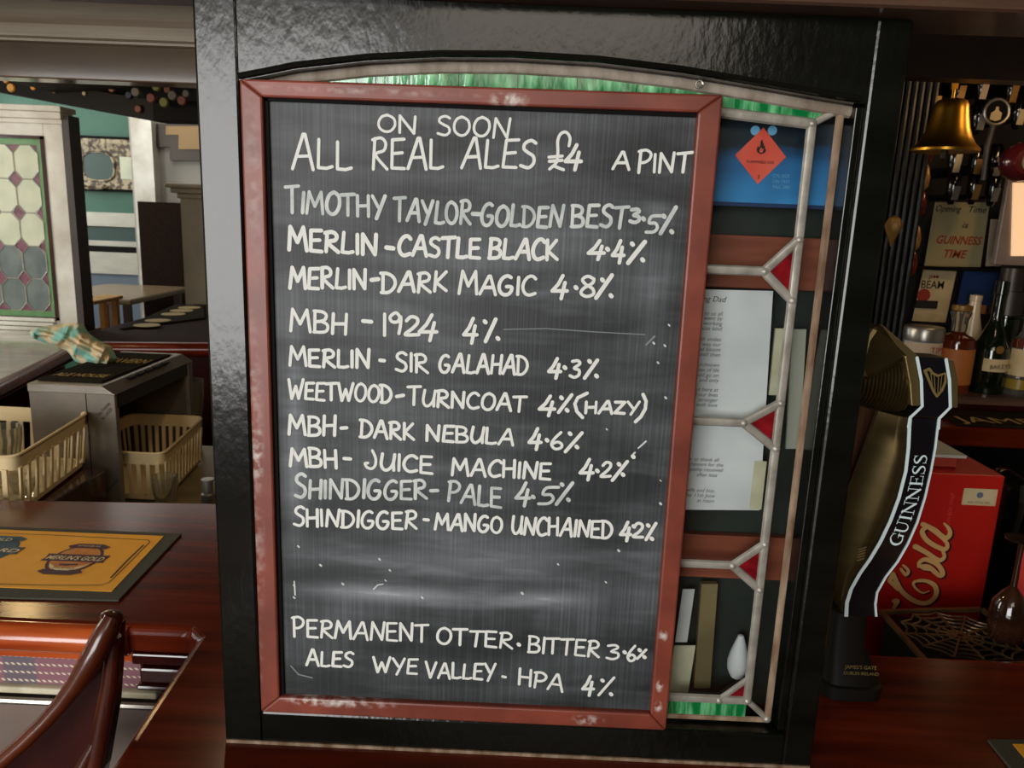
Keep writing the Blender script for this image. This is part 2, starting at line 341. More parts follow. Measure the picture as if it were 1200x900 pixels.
# ------------------------------------------------------------------ the room
FL = -1.1; CE = 1.5
struct(MB().box((-4.2, -4, FL-.05), (4.2, 6.2, FL)).build('floor', 'floor_mat'))
struct(MB().box((-4.2, -4, CE), (4.2, 6.2, CE+.05)).build('ceiling', 'ceiling_mat'))
struct(MB().box((-4.25, -4, FL), (-4.2, 6.2, CE)).build('wall_left', 'wall_cream'))
struct(MB().box((4.2, -4, FL), (4.25, 6.2, CE)).build('wall_right', 'wall_cream'))
rb = MB()      # wall behind the camera, with an assumed window opening
for a, b, z0, z1 in ((-4.2, -3.3, FL, CE), (-.7, 4.2, FL, CE), (-3.3, -.7, FL, -.4), (-3.3, -.7, 1.45, CE)):
    rb.box((a, -4.05, z0), (b, -4, z1))
struct(rb.build('wall_rear', 'wall_cream'))
for n, (a, b, z0, z1) in enumerate(((-3.3, -.7, -.4, 1.45),)):
    wn = struct(MB().box((a, -4.04, z0), (b, -4.01, z1)).build('window_%d' % (n+1), 'clear_glass'))  # assumed window, sized after the sheen on the black screen
    fr = MB()
    for x in (a, (a+b)/2-.03, b-.06): fr.box((x, -4.0, z0), (x+.06, -3.95, z1))
    for z in (z0, z1-.06, z0+(z1-z0)*.62): fr.box((a, -4.0, z), (b, -3.95, z+.06))
    fr.build('window_frame', 'white_paint', wn)
struct(MB().box((-4.2, 5.0, FL), (-2.83, 5.05, CE)).build('wall_back', 'wall_green'))
struct(MB().box((-2.83, 4.9, FL), (4.2, 5.05, CE)).build('wall_back_side', 'grey_paint'))
struct(MB().box((.35, 1.75, FL), (4.2, 1.85, CE)).build('wall_behind_bar', 'dark_wall'))
# dado and skirting bands on the green wall
for nm, y0, y1, m, d in (('trim_1', 250, 266, 'dado_white', .03), ('trim_2', 283, 289, 'dado_white', .03), ('trim_3', 289, 296, 'dark', .04), ('trim_4', 296, 321, 'dado_white', .05)):
    z1 = W(150, y0, 5).z; z0 = W(150, y1, 5).z
    struct(MB().box((-4.2, 5-d, z0), (-2.84, 4.999, z1)).build(nm, m))
struct(MB().box((-4.2, 4.99, W(150, 283, 5).z), (-2.84, 4.999, W(150, 266, 5).z)).build('trim_5', 'dark_green'))
struct(MB().box((-4.2, 4.965, -.5), (-2.84, 4.999, W(150, 321, 5).z)).build('trim_6', 'blue_grey'))

# ------------------------------------------------------------------ bar counter (L shaped, in front of and beyond the screen)
bc = thing('bar_counter', (0, 0, 0), 'glossy dark mahogany bar counter that carries the framed chalkboard', 'bar counter')
T = .045
outline = [(-2.6, .245), (-.475, .24), (-.455, .22), (-.44, -.05), (-.43, -1.3), (2.2, -1.3), (2.2, .1), (.86, .10), (.80, .262), (.30, .262), (.30, .74), (-.64, .745), (-2.6, .60)]
MB().prism([(x, y, -T) for x, y in outline], (0, 0, T)).build('counter_top', 'mahogany', bc, bevel=.012, seg=4)
xd = W(156, 770, .25).x
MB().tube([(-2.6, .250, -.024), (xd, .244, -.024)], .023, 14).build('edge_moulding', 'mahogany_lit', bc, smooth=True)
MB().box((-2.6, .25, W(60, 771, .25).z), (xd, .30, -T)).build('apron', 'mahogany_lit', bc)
MB().box((xd+.001, .242, W(60, 771, .25).z-.0), (-.45, .30, -T)).build('corner_block', 'mahogany_dark', bc, bevel=.003)  # dark block painting the dark reflection next to the corner
zt = W(60, 771, .26).z; zb = W(60, 803, .26).z
MB().box((-2.6, .262, zb), (xd+.004, .3, zt)).build('tartan_panel', 'tartan', bc); lab(bpy.data.objects['tartan_panel'], 'plaid strip with pale twisted lines in pink and grey')
MB().box((-2.6, .252, zb-.012), (xd+.03, .3, zb-.001)).build('trim_strip', 'cream', bc, bevel=.003)
MB().tube([(-2.6, .25, zb-.022), (xd+.03, .25, zb-.022)], .006, 8).build('trim_rail', 'silver', bc, smooth=True)
MB().box((-2.6, .258, -.5), (-.47, .3, zb-.03)).build('front_panel', 'pinkish_brown', bc)
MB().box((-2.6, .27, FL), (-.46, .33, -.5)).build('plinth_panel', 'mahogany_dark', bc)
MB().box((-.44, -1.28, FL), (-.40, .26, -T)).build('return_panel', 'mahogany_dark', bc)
c0 = W(157, 760, .235); c1 = W(178, 806, .235)
MB().box((c0.x, .244, c1.z), (-.445, .30, zt)).box((c0.x-.004, .238, c1.z-.008), (-.445, .30, c1.z)).build('corbel', 'mahogany_dark', bc, bevel=.004)
MB().box((-2.55, .62, FL), (.28, .64, -T)).build('back_panel', 'mahogany_dark', bc)
MB().box((.45, .1, FL), (2.2, .14, -T)).build('right_panel', 'mahogany_dark', bc)

# ------------------------------------------------------------------ black screen with leaded glass
FX0, FX1, OX0, OX1, OZ0 = -.329, .359, -.286, .317, .046
FT = .815; SD = .05
sc = thing('leaded_glass_screen', (0, 0, 0), 'black gloss wooden screen with leaded glass standing on the bar around the chalkboard', 'screen')
arch = [(-.286, .737), (-.262, .742), (-.231, .749), (-.16, .759), (-.09, .7645), (-.02, .7665), (.062, .765), (.145, .7585), (.228, .7485), (.29, .7405), (.317, .7375)]
def archz(x):
    for (a, za), (b, zb_) in zip(arch, arch[1:]):
        if a <= x <= b: return za+(zb_-za)*(x-a)/(b-a)
    return arch[0][1]
MB().box((FX0, 0, .0005), (OX0, SD, FT)).build('stile', 'black_gloss', sc, bevel=.003)
MB().box((OX1+.008, 0, .0005), (FX1, SD, FT)).build('stile', 'black_gloss', sc, bevel=.003)
MB().box((OX1, .006, OZ0-.002), (OX1+.008, SD, .735)).build('inner_bead', 'black_gloss', sc, bevel=.001)
tr = MB()
for (a, za), (b, zb_) in zip(arch, arch[1:]): tr.prism([(a, 0.0005, za), (b, 0.0005, zb_), (b, .0005, FT), (a, .0005, FT)], (0, SD-.001, 0))
tr.prism([(OX1, .0005, .7375), (OX1+.008, .0005, .7375), (OX1+.008, .0005, FT), (OX1, .0005, FT)], (0, SD-.001, 0))
tr.build('top_rail', 'black_gloss', sc)
MB().box((OX0, .0006, .0005), (OX1+.008, SD, OZ0-.004)).build('bottom_rail', 'black_gloss', sc, bevel=.003)
MB().tube([(x, -.001, z+.004) for x, z in arch], .003, 8).build('arch_bead', 'black_gloss', sc, smooth=True)
MB().box((FX0+.002, -.002, -.0005), (FX1-.002, .0002, .004)).build('seam_strip', 'putty_brown', sc)
# glass panes and cames; Y of the glass sheet
GY = .020; gy0, gy1 = GY-.0012, GY+.0012
def q(px, py): return W(px, py, GY)
def pane(name, pts, m, thick=.0024, y=None):
    P = [Vector((p.x, GY-thick/2, p.z)) for p in pts]
    return MB().prism(P, (0, thick, 0)).build(name, m, sc)
vt, vb = q(951, 145), q(875, 820)
def onv(py):           # point on the inner vertical came at photo height py
    t = (py-145)/(820-145); return q(951+(875-951)*t, py)
ot, ob = q(985, 128), q(899, 842)
def ono(py):
    t = (py-128)/(842-128); return q(985+(899-985)*t, py)
XL = -.283; mx = OX0+OX1
def mirror(p): return Vector((mx-p.x, p.y, p.z))
zgb = vb.z
h1, h2, h3 = q(895, 318), q(871, 495), q(858, 662)
def lead(pts, r=.0050, name='lead_came', m='lead'):
    return MB().tube([Vector((p.x, GY-.001, p.z)) for p in pts], r, 8, flat=.75, up=(0, -1, 0)).build(name, m, sc, smooth=True)
tri = [(h1, onv(281), onv(352)), (h2, onv(472), onv(525)), (h3, onv(637), onv(690))]
for side in (0, 1):
    fm = mirror if side else (lambda p: p)
    lead([fm(vt), fm(vb)], .0052)
    lead([fm(ot), fm(ono(480)), fm(ob)], .0042, 'edge_came', 'putty_brown')
    for h, a, b in tri:
        lead([fm(h), fm(a)]); lead([fm(h), fm(b)])
        pane('red_pane', [fm(h), fm(a), fm(b)], 'red_glass', .003)
    lead([fm(vt), fm(q(987, 126))], .0038); lead([fm(vb), fm(q(898, 841))], .0036)
    lead([fm(q(842, 819)), fm(onv(794))], .0036)
    pane('red_pane', [fm(q(850, 818)), fm(vb), fm(onv(798))], 'red_glass', .003)
    pane('side_pane', [fm(vt), fm(vb), fm(ob), fm(ot)], 'clear_glass')
for k, h in enumerate((h1, h2, h3)): lead([mirror(h), h], .0050)
lead([mirror(vb), vb], .0054)
lp = q(847, 132)
def lzz(x):
    x = abs(x-mx/2); a = vt.x-mx/2; b = lp.x-mx/2
    return vt.z+(lp.z-vt.z)*(a-x)/(a-b) if x > b else lp.z+.004*(1-x/b)
lead([Vector((x, 0, lzz(x))) for x in (mirror(vt).x, mirror(lp).x, -.05, mx/2, .07, lp.x, vt.x)], .0056)
lead([Vector((x, 0, z-.0055)) for x, z in arch], .0062, 'arch_came', 'putty')
lead([Vector((OX0+.01, 0, ob.z-.001)), Vector((OX1-.01, 0, ob.z-.001))], .0035, 'edge_came', 'putty_brown')
# main clear panes between the cross cames
rows = [(vt.z, h1.z), (h1.z, h2.z), (h2.z, h3.z), (h3.z, vb.z)]
zt0 = vt.z+.012
for (za, zb_) in rows:
    xs = vt.x-.001
    pane('clear_pane', [Vector((-xs+mx, 0, za)), Vector((xs, 0, za)), Vector((xs, 0, zb_)), Vector((-xs+mx, 0, zb_))], 'clear_glass')
# streaky green panes in the arch band and in the bottom band
n = 9
for i in range(n):
    a = mirror(vt).x + (vt.x-mirror(vt).x)*i/n; b = mirror(vt).x + (vt.x-mirror(vt).x)*(i+1)/n
    za, zb_ = lzz(a), lzz(b)
    pane('green_pane', [Vector((a, 0, za)), Vector((b-.0004, 0, zb_)), Vector((b-.0004, 0, archz(b)-.004)), Vector((a, 0, archz(a)-.004))], 'green_glass', .003)
pane('green_pane', [Vector((vt.x, 0, vt.z)), Vector((ot.x, 0, archz(ot.x)-.004)), Vector((vt.x, 0, archz(vt.x)-.004))], 'green_glass', .003)
for i in range(8):
    a = mirror(vb).x + (vb.x-mirror(vb).x)*i/8; b = mirror(vb).x + (vb.x-mirror(vb).x)*(i+1)/8
    pane('green_pane', [Vector((a, 0, ob.z)), Vector((b-.0004, 0, ob.z)), Vector((b-.0004, 0, vb.z)), Vector((a, 0, vb.z))], 'green_glass', .003)
# solder blobs
sb = MB()
for p in [h1, h2, h3, vt, vb] + [x for t in tri for x in t[1:]] + [q(842, 819), q(898, 841)]:
    sb.lathe([(.0001, -.005), (.0035, -.004), (.005, -.002), (.0052, .001)], (p.x, GY-.001, p.z), 10, 'y')
sb.build('solder_joints', 'lead', sc, smooth=True)['kind'] = 'stuff'
# screw eye above the chalkboard
se = q(815, 102)
MB().tube([Vector((se.x+.0035*cos(a), .003, se.z+.0035*sin(a))) for a in [i*pi/6 for i in range(13)]], .0011, 6).build('screw_eye', 'silver', sc, smooth=True)

# ------------------------------------------------------------------ things seen through the leaded glass
BY = .062
bk = tag(MB().box((-.27, BY, .006), (.345, BY+.012, .80)).build('backing_board', 'backing'), 'dark green-black board closing the back of the leaded screen, behind the notices', 'board')
def rectpx(x0, y0, x1, y1, Y): a = W(x0, y0, Y); b = W(x1, y1, Y); return min(a.x, b.x), max(a.x, b.x), min(a.z, b.z), max(a.z, b.z)
for lb, y0, y1 in (('upper reddish brown batten crossing behind the leaded glass, between blue flyer and white letter', 277, 339), ('lower reddish brown batten crossing behind the leaded glass, below the white letter', 630, 680)):
    z1 = W(900, y0, BY-.012).z; z0 = W(900, y1, BY-.012).z
    tag(MB().box((-.26, BY-.012, z0), (.34, BY-.0005, z1)).build('batten', 'batten', bevel=.001), lb, 'batten', 'battens behind the leaded glass')
# blue flyer with hazard diamond
FY = .040
x0, x1, z0, z1 = rectpx(812, 140, 978, 246, FY)
fl = thing('hazard_flyer', (x0, FY, z0), 'blue flyer with a red flame diamond behind the top of the leaded glass', 'flyer')
MB().box((x0, FY, z0), (x1, FY+.001, z1)).build('sheet', 'flyer_blue', fl)
MB().box((x0, FY-.0006, z0), (x1, FY-.0001, z0+.004)).build('dark_band', 'sign_blue', fl)
c = W(891, 183, FY); r = W(921, 183, FY).x-c.x
MB().prism([(c.x+r, FY-.001, c.z), (c.x, FY-.001, c.z+r*1.07), (c.x-r, FY-.001, c.z), (c.x, FY-.001, c.z-r*1.07)], (0, .0008, 0)).build('diamond', 'hazard', fl); dia = bpy.data.objects['diamond']
for px in (885, 905):
    d = W(px, 153, FY); MB().lathe([(.0048, -.0004), (.0048, .0)], (d.x, FY, d.z), 16, 'y').build('dot', 'blue_dot', fl)
def poly2(name, pts, sc_, o, m, parent, dy=.0014):
    P = [Vector((o.x+x*sc_, FY-dy-.0003, o.z+y*sc_)) for x, y in pts]; return MB().prism(P, (0, .0003, 0)).build(name, m, parent)
flame = [(0, -.5), (-.35, -.35), (-.45, -.05), (-.32, .25), (-.25, .05), (-.12, .3), (-.15, .62), (0, .85), (.05, .6), (.18, .4), (.16, .2), (.27, .3), (.3, .05), (.43, -.1), (.36, -.35)]
poly2('flame', flame, r*.42, c+Vector((0, 0, r*.28)), 'print_black', dia)
inner = [(0, -.4), (-.18, -.28), (-.14, -.05), (-.03, .12), (.02, -.05), (.15, .02), (.16, -.25)]
poly2('flame_heart', inner, r*.42, c+Vector((0, 0, r*.28)), 'hazard', dia, .0018)
text('lettering', 'FLAMMABLE GAS', 'print_black', dia, (c.x, FY-.0012, c.z-r*.28), (1, 0, 0), (0, 0, 1), .0042, width=r*1.05)
text('lettering', '2', 'print_black', dia, (c.x, FY-.0012, c.z-r*.86), (1, 0, 0), (0, 0, 1), .0055)
for k, s_ in enumerate(('CYL SIZE', 'UN 1971', 'FILL 200')):
    p = W(915, 208+k*6.5, FY); text('lettering', s_, 'blue_dot', fl, (p.x, FY-.0004, p.z), (1, 0, 0), (0, 0, 1), .0045, width=.017)
# white letter
LY = .038
P = [W(775, 338, LY), W(906, 341, LY), W(890, 598, LY), W(770, 597, LY)]
ltr = thing('typed_letter', (P[3].x, LY, P[3].z), 'white typed letter behind the leaded glass right of the chalkboard', 'letter')
MB().prism([(p.x, LY, p.z) for p in P], (0, .0006, 0)).build('sheet', 'paper', ltr)
lines = [(354, 841, 'in Loving Dad', .0085, 1)] + [(y, 838-(y-360)*.06, s_, .0062, 0) for y, s_ in ((370, 'dear to us all'), (375.5, 'years went by'), (381.5, 'always working'), (387.5, 'the most kind'),
    (400, 'with smiles'), (406, 'he was our'), (412, 'home and bloom'), (418, 'until then'), (430, 'churchtown'), (436, 'times of life'), (442, 'could go on'), (448, 'and only'), (459, 'but here at'), (465, 'end our lives'), (471, 'stronger'), (477, 'with love'),
    (541, 'like to thank all'), (547, 'neighbours for the'), (553, 'sympathy received'), (559, 'after loss'), (577, 'from wife and boy,'), (583, 'Friday 11th June'), (589, 'at noon'))]
for y, x, s_, sz, b_ in lines:
    xr = x+6 if y < 500 else 842-(y-541)*.12+(6 if 'for' in s_ or 'recei' in s_ else 0)
    p = W(xr+(3 if y < 500 else 0), y, LY); text('lettering', s_, 'print_black' if b_ else 'ink', ltr, (p.x, LY-.0002, p.z), (1, 0, 0), (0, 0, 1), sz, shear=.25, ext=.0002, align='RIGHT')
x0, x1, z0, z1 = rectpx(884, 540, 892, 597, LY); MB().box((x0, LY-.0006, z0), (x1, LY-.0001, z1)).build('tape', 'cream', ltr)
# strips between letter and frame
for nm, lb, a, m in (('card_strip', 'cream card edge beside the letter and left of the upright came', (905, 385, 921, 463), 'cream'), ('card_strip', 'pale grey card edge right of the upright came beside the letter', (925, 386, 943, 526), 'cream_dull')):
    x0, x1, z0, z1 = rectpx(*a, .045)
    P = [W(a[0]+4, a[1], .045), W(a[2]+2, a[1], .045), W(a[2]-6, a[3], .045), W(a[0]-4, a[3], .045)]
    tag(MB().prism([(p.x, .045, p.z) for p in P], (0, .004, 0)).build(nm, m), lb, 'card')
# odds and ends low in the window
for nm, lb, a, m, d in (('driftwood_strip', 'worn pale wooden strip upright behind the bottom of the leaded glass', (817, 684, 838, 806), 'tan_tray', .008),
                        ('white_card', 'white card standing behind the bottom left of the clear glass', (795, 690, 811, 752), 'paper', .001),
                        ('cream_card', 'yellowish cream card below the white card behind the glass', (785, 756, 812, 812), 'cream', .001)):
    P = [W(a[0]+5, a[1], .047), W(a[2]+3, a[1], .047), W(a[2]-6, a[3], .047), W(a[0]-4, a[3], .047)]
    tag(MB().prism([(p.x, .046, p.z) for p in P], (0, d, 0)).build(nm, m), lb, 'wood strip' if 'drift' in nm else 'card')
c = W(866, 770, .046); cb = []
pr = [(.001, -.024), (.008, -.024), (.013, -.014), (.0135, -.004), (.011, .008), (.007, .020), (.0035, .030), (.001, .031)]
tag(MB().lathe([(r_*.95, h) for r_, h in pr], (c.x, .047, c.z-.002), 20).build('light_bulb', 'white_bottle', smooth=True), 'white rounded bulb behind the lower right of the leaded glass', 'bulb')  # white shape added in place of a highlight in the glass
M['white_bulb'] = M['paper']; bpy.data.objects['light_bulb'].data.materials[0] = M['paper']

# ------------------------------------------------------------------ chalkboard
cb = thing('chalkboard', (-.05, -.006, .047), 'chalkboard in a reddish wooden frame listing ales in white handwriting', 'chalkboard')
CX0, CX1, CZ0, CZ1 = -.2825, .1835, .0475, .7395; IX0, IX1, IZ0, IZ1 = -.2605, .161, .068, .7215
fy0, fy1 = -.009, .010
def fr_piece(name, pts): return MB().prism([(x, fy0, z) for x, z in pts], (0, fy1-fy0, 0)).build(name, 'red_frame', cb, bevel=.0022, seg=2)
def frame_mat():
    # stained wood with worn patches of whitish paint rubbed off on it
    mat('red_frame', '#6b3024', .42, b='#8a4231', scale=(14, 14, 14), bump=.12, detail=6, bdist=.001); m = M['red_frame']; nt = m.node_tree; N = nt.nodes; L = nt.links; p = N['Principled BSDF']
    base = p.inputs['Base Color'].links[0].from_socket; tc = N.new('ShaderNodeTexCoord'); acc = None
    no = N.new('ShaderNodeTexNoise'); no.inputs['Scale'].default_value = 110; no.inputs['Detail'].default_value = 6; L.new(tc.outputs['Object'], no.inputs[0])
    for px, py, wx, wz, st in ((596, 117, .024, .008, 1.6), (688, 844, .022, .008, 1.5), (777, 745, .006, .009, 2.2), (773, 804, .005, .009, 2.4), (771, 828, .006, .008, 2.4), (302, 535, .008, .04, 1.0), (298, 480, .012, .12, .45), (300, 640, .012, .10, .5), (400, 824, .075, .007, 1.3), (360, 822, .03, .006, 1.4), (430, 107, .14, .004, .5), (297, 200, .01, .12, .3), (300, 770, .01, .06, .35)):
        c = W(px, py, fy0); cx, cz = c.x+.05, c.z-.047
        mp = N.new('ShaderNodeMapping'); mp.inputs['Location'].default_value = (-cx/wx, 0, -cz/wz); mp.inputs['Scale'].default_value = (1/wx, 0, 1/wz); L.new(tc.outputs['Object'], mp.inputs[0])
        g = N.new('ShaderNodeTexGradient'); g.gradient_type = 'SPHERICAL'; L.new(mp.outputs[0], g.inputs[0])
        a = N.new('ShaderNodeMath'); a.operation = 'MULTIPLY'; a.inputs[1].default_value = st; L.new(g.outputs[0], a.inputs[0])
        if acc is not None: b = N.new('ShaderNodeMath'); b.operation = 'ADD'; L.new(acc, b.inputs[0]); L.new(a.outputs[0], b.inputs[1]); a = b
        acc = a.outputs[0]
    r = N.new('ShaderNodeMapRange'); r.inputs[1].default_value = .42; r.inputs[2].default_value = .66; r.inputs[3].default_value = .0; L.new(no.outputs[0], r.inputs[0])
    k = N.new('ShaderNodeMath'); k.operation = 'MULTIPLY'; k.use_clamp = True; L.new(acc, k.inputs[0]); L.new(r.outputs[0], k.inputs[1])
    mx = N.new('ShaderNodeMixRGB'); mx.inputs[2].default_value = lin('#c9bdb6'); L.new(k.outputs[0], mx.inputs[0]); L.new(base, mx.inputs[1]); L.new(mx.outputs[0], p.inputs['Base Color'])
frame_mat()
fr_piece('frame_side', [(CX0, CZ0), (IX0, IZ0), (IX0, IZ1), (CX0, CZ1-.002)])
fr_piece('frame_side', [(CX1+.001, CZ0), (IX1+.004, IZ0), (IX1, IZ1+.001), (CX1, CZ1)])
fr_piece('frame_rail', [(CX0, CZ1-.002), (IX0, IZ1), (IX1, IZ1+.001), (CX1, CZ1)])
fr_piece('frame_rail', [(CX0, CZ0), (IX0, IZ0), (IX1+.004, IZ0), (CX1+.001, CZ0)])
BD = -.001       # face of the writing surface
def bp(px, py): return W(px, py, BD)
o_ = Vector((-.05, 0, .047))
sm = []
for px, py, sx_, sy_, st in ((470, 697, .19, .020, .75), (640, 702, .09, .018, .6), (560, 660, .22, .03, .22), (345, 560, .018, .12, .3), (420, 690, .10, .02, .2), (345, 470, .02, .22, .22), (765, 350, .03, .10, .16), (600, 640, .20, .05, .10),
                             (520, 670, .26, .05, .14), (560, 270, .2, .06, .06), (760, 660, .05, .12, .10), (640, 345, .12, .015, .12), (560, 380, .25, .14, .05), (500, 560, .28, .12, .06), (770, 250, .03, .02, .25), (445, 655, .1, .02, .12)):
    p = bp(px, py); sm.append((p.x-o_.x, p.z-o_.z, sx_, sy_, st))
board_mat(sm)
MB().box((IX0-.008, BD, IZ0-.008), (IX1+.010, BD+.006, IZ1+.008)).build('writing_surface', 'blackboard', cb)
# dark strips standing in for the shadow gap inside the frame, left and top
MB().box((IX0-.001, BD-.003, IZ0), (IX0+.004, BD-.0002, IZ1)).build('inner_slip', 'dark', cb)
MB().box((IX0, BD-.003, IZ1-.003), (IX1, BD-.0002, IZ1+.001)).build('inner_slip', 'dark', cb)
# handwriting -------------------------------------------------------
A = {
'A': (.8, [[(0, 0), (.42, 1), (.5, 1), (.8, -.02)], [(.16, .36), (.68, .38)]]),
'B': (.66, [[(.04, 0), (.04, 1)], [(.0, 1), (.38, .98), (.56, .84), (.5, .62), (.3, .53), (.08, .5)], [(.3, .53), (.58, .42), (.64, .2), (.48, .03), (0, 0)]]),
'C': (.66, [[(.66, .86), (.48, 1), (.26, .94), (.08, .7), (.02, .4), (.12, .12), (.34, 0), (.66, .1)]]),
'D': (.74, [[(.08, 0), (.08, .96)], [(-.04, .98), (.3, .96), (.6, .78), (.72, .48), (.6, .18), (.34, .0), (.0, .0)]]),
'E': (.6, [[(.58, .98), (.06, .96), (.04, .02), (.6, .0)], [(.06, .5), (.5, .53)]]),
'G': (.74, [[(.62, .9), (.44, .98), (.2, .86), (.04, .56), (.04, .24), (.2, .02), (.44, .0), (.62, .16), (.66, .4), (.4, .42)]]),
'H': (.68, [[(.04, .98), (.04, 0)], [(.64, 1), (.64, .0)], [(.04, .48), (.64, .52)]]),
'I': (.14, [[(.07, .96), (.07, .02)]]),
'J': (.6, [[(.36, 1.0), (.52, .6), (.5, .2), (.32, 0), (.1, .06), (0, .26), (.14, .3)]]),
'K': (.66, [[(.06, .98), (.06, 0)], [(.58, .98), (.1, .44), (.66, .02)]]),
'L': (.58, [[(.06, .98), (.04, .02), (.36, .0), (.58, .06)]]),
'M': (.9, [[(.0, 0), (.1, 1), (.44, .34), (.76, 1), (.9, .0)]]),
'N': (.76, [[(.04, .0), (.06, .98), (.66, .02), (.72, 1)]]),
'O': (.74, [[(.4, .98), (.16, .88), (.02, .56), (.06, .2), (.3, .0), (.56, .08), (.72, .42), (.66, .8), (.4, .98), (.3, .96)]]),
'P': (.62, [[(.06, 0), (.08, .98)], [(-.02, .94), (.34, 1), (.6, .84), (.56, .6), (.34, .46), (.1, .44)]]),
'Q': (.7, [[(.4, .98), (.1, .7), (.1, .2), (.4, 0), (.7, .4), (.4, .98)]]),
'R': (.68, [[(.06, 0), (.08, .98)], [(-.02, .94), (.34, 1), (.56, .84), (.5, .6), (.14, .46), (.68, .0)]]),
'S': (.6, [[(.58, .9), (.38, 1), (.14, .9), (.1, .7), (.3, .55), (.52, .42), (.56, .18), (.36, .0), (.02, .08)]]),
'T': (.66, [[(-.04, .94), (.7, 1.0)], [(.34, .96), (.32, .0)]]),
'U': (.68, [[(.06, 1), (.02, .34), (.18, .02), (.4, .06), (.6, .4), (.66, 1)], [(.62, .5), (.66, .02)]]),
'V': (.7, [[(0, 1), (.32, .0), (.7, .98)]]),
'W': (1.0, [[(0, 1), (.24, .0), (.5, .66), (.72, .02), (1.0, 1.02)]]),
'Y': (.7, [[(0, 1), (.34, .46)], [(.7, 1.02), (.24, -.08)]]),
'Z': (.6, [[(.0, .98), (.58, .98), (.02, .04), (.6, .0)]]),
'1': (.14, [[(.04, .96), (.1, .0)]]),
'2': (.6, [[(.04, .76), (.24, .98), (.5, .9), (.52, .66), (.3, .36), (0, .04), (.6, .06)]]),
'3': (.56, [[(.04, .94), (.36, .98), (.5, .8), (.2, .54), (.5, .42), (.52, .14), (.28, 0), (0, .1)]]),
'4': (.66, [[(.5, 1.08), (.3, .62), (.0, .28), (.66, .34)], [(.52, .74), (.38, -.14)]]),
'5': (.6, [[(.66, 1.0), (.22, .96), (.12, .58), (.4, .56), (.52, .3), (.36, .04), (0, .02)]]),
'6': (.54, [[(.44, 1.04), (.14, .62), (.02, .26), (.2, .0), (.46, .08), (.5, .3), (.3, .44), (.06, .3)]]),
'8': (.56, [[(.5, .84), (.26, .98), (.06, .82), (.2, .58), (.46, .38), (.5, .12), (.24, .0), (.02, .16), (.12, .4), (.44, .64), (.5, .84)]]),
'9': (.56, [[(.46, .72), (.26, .98), (.02, .8), (.1, .58), (.34, .56), (.46, .78), (.46, .4), (.4, .0)]]),
'£': (.6, [[(.54, .66), (.56, .88), (.44, 1.04), (.28, 1.0), (.2, .8), (.22, .5), (.2, .2), (.0, .0), (.12, .08), (.3, .02), (.42, -.02)], [(-.04, .34), (.36, .37)], [(-.02, .22), (.36, .25)]]),
}
def smooth_pts(P, n=4):
    if len(P) < 4: return P
    out = []
    for i in range(len(P)-1):
        a, b, c, d = P[max(i-1, 0)], P[i], P[i+1], P[min(i+2, len(P)-1)]
        for k in range(n):
            t = k/n
            out.append(tuple(.5*((2*b[j]) + (c[j]-a[j])*t + (2*a[j]-5*b[j]+4*c[j]-d[j])*t*t + (3*b[j]-a[j]-3*c[j]+d[j])*t**3) for j in (0, 1)))
    out.append(P[-1]); return out
CURVY = set('BCDGJOPRSU235689£Q')
def write(mb, word, x0, y0, x1, y1, h, first=1.0, wpx=3.7):
    gap = .16; ws = [A[ch][0] for ch in word]; tot = sum(ws)*1.0 + gap*(len(ws)-1)
    a = bp(x0, y0); b = bp(x1, y1); hz = (bp(x0, y0-h)-a).length
    ex = (b-a); k = ex.length; ex = ex/k; uz = Vector((0, 0, 1)); cur = 0; s_ = k/tot
    wd = wpx/FPX*(a-CAM).length*.92
    for i, ch in enumerate(word):
        hh = hz*(first if i == 0 else 1)*random.uniform(.96, 1.05); jy = random.uniform(-.03, .03)*hz; sh = random.uniform(-.03, .09)
        for st in A[ch][1]:
            P = smooth_pts(st) if (ch in CURVY and len(st) > 4) else st
            pts = [a + ex*((cur + x)*s_ + y*sh*hh) + uz*(y*hh+jy) for x, y in P]
            stroke(mb, pts, wd*random.uniform(.92, 1.1), (0, -1, 0), .0004)
        cur += ws[i]+gap
def dot(mb, x, y, wpx=4.2):
    p = bp(x, y); wd = wpx/FPX*.95; stroke(mb, [p+Vector((-.0006, 0, .0006)), p+Vector((.0006, 0, -.0006))], wd, (0, -1, 0), .00045)
def ln(mb, pts, wpx=3.7): stroke(mb, [bp(*p) for p in pts], wpx/FPX*.93, (0, -1, 0), .0005)
def four(mb, x0, x1, yt, yb):
    w_ = x1-x0; h = yb-yt; ln(mb, [(x0+.72*w_, yt), (x0+.4*w_, yt+.38*h), (x0, yt+.66*h), (x1, yt+.66*h)]); ln(mb, [(x0+.86*w_, yt+.3*h), (x0+.6*w_, yb)])
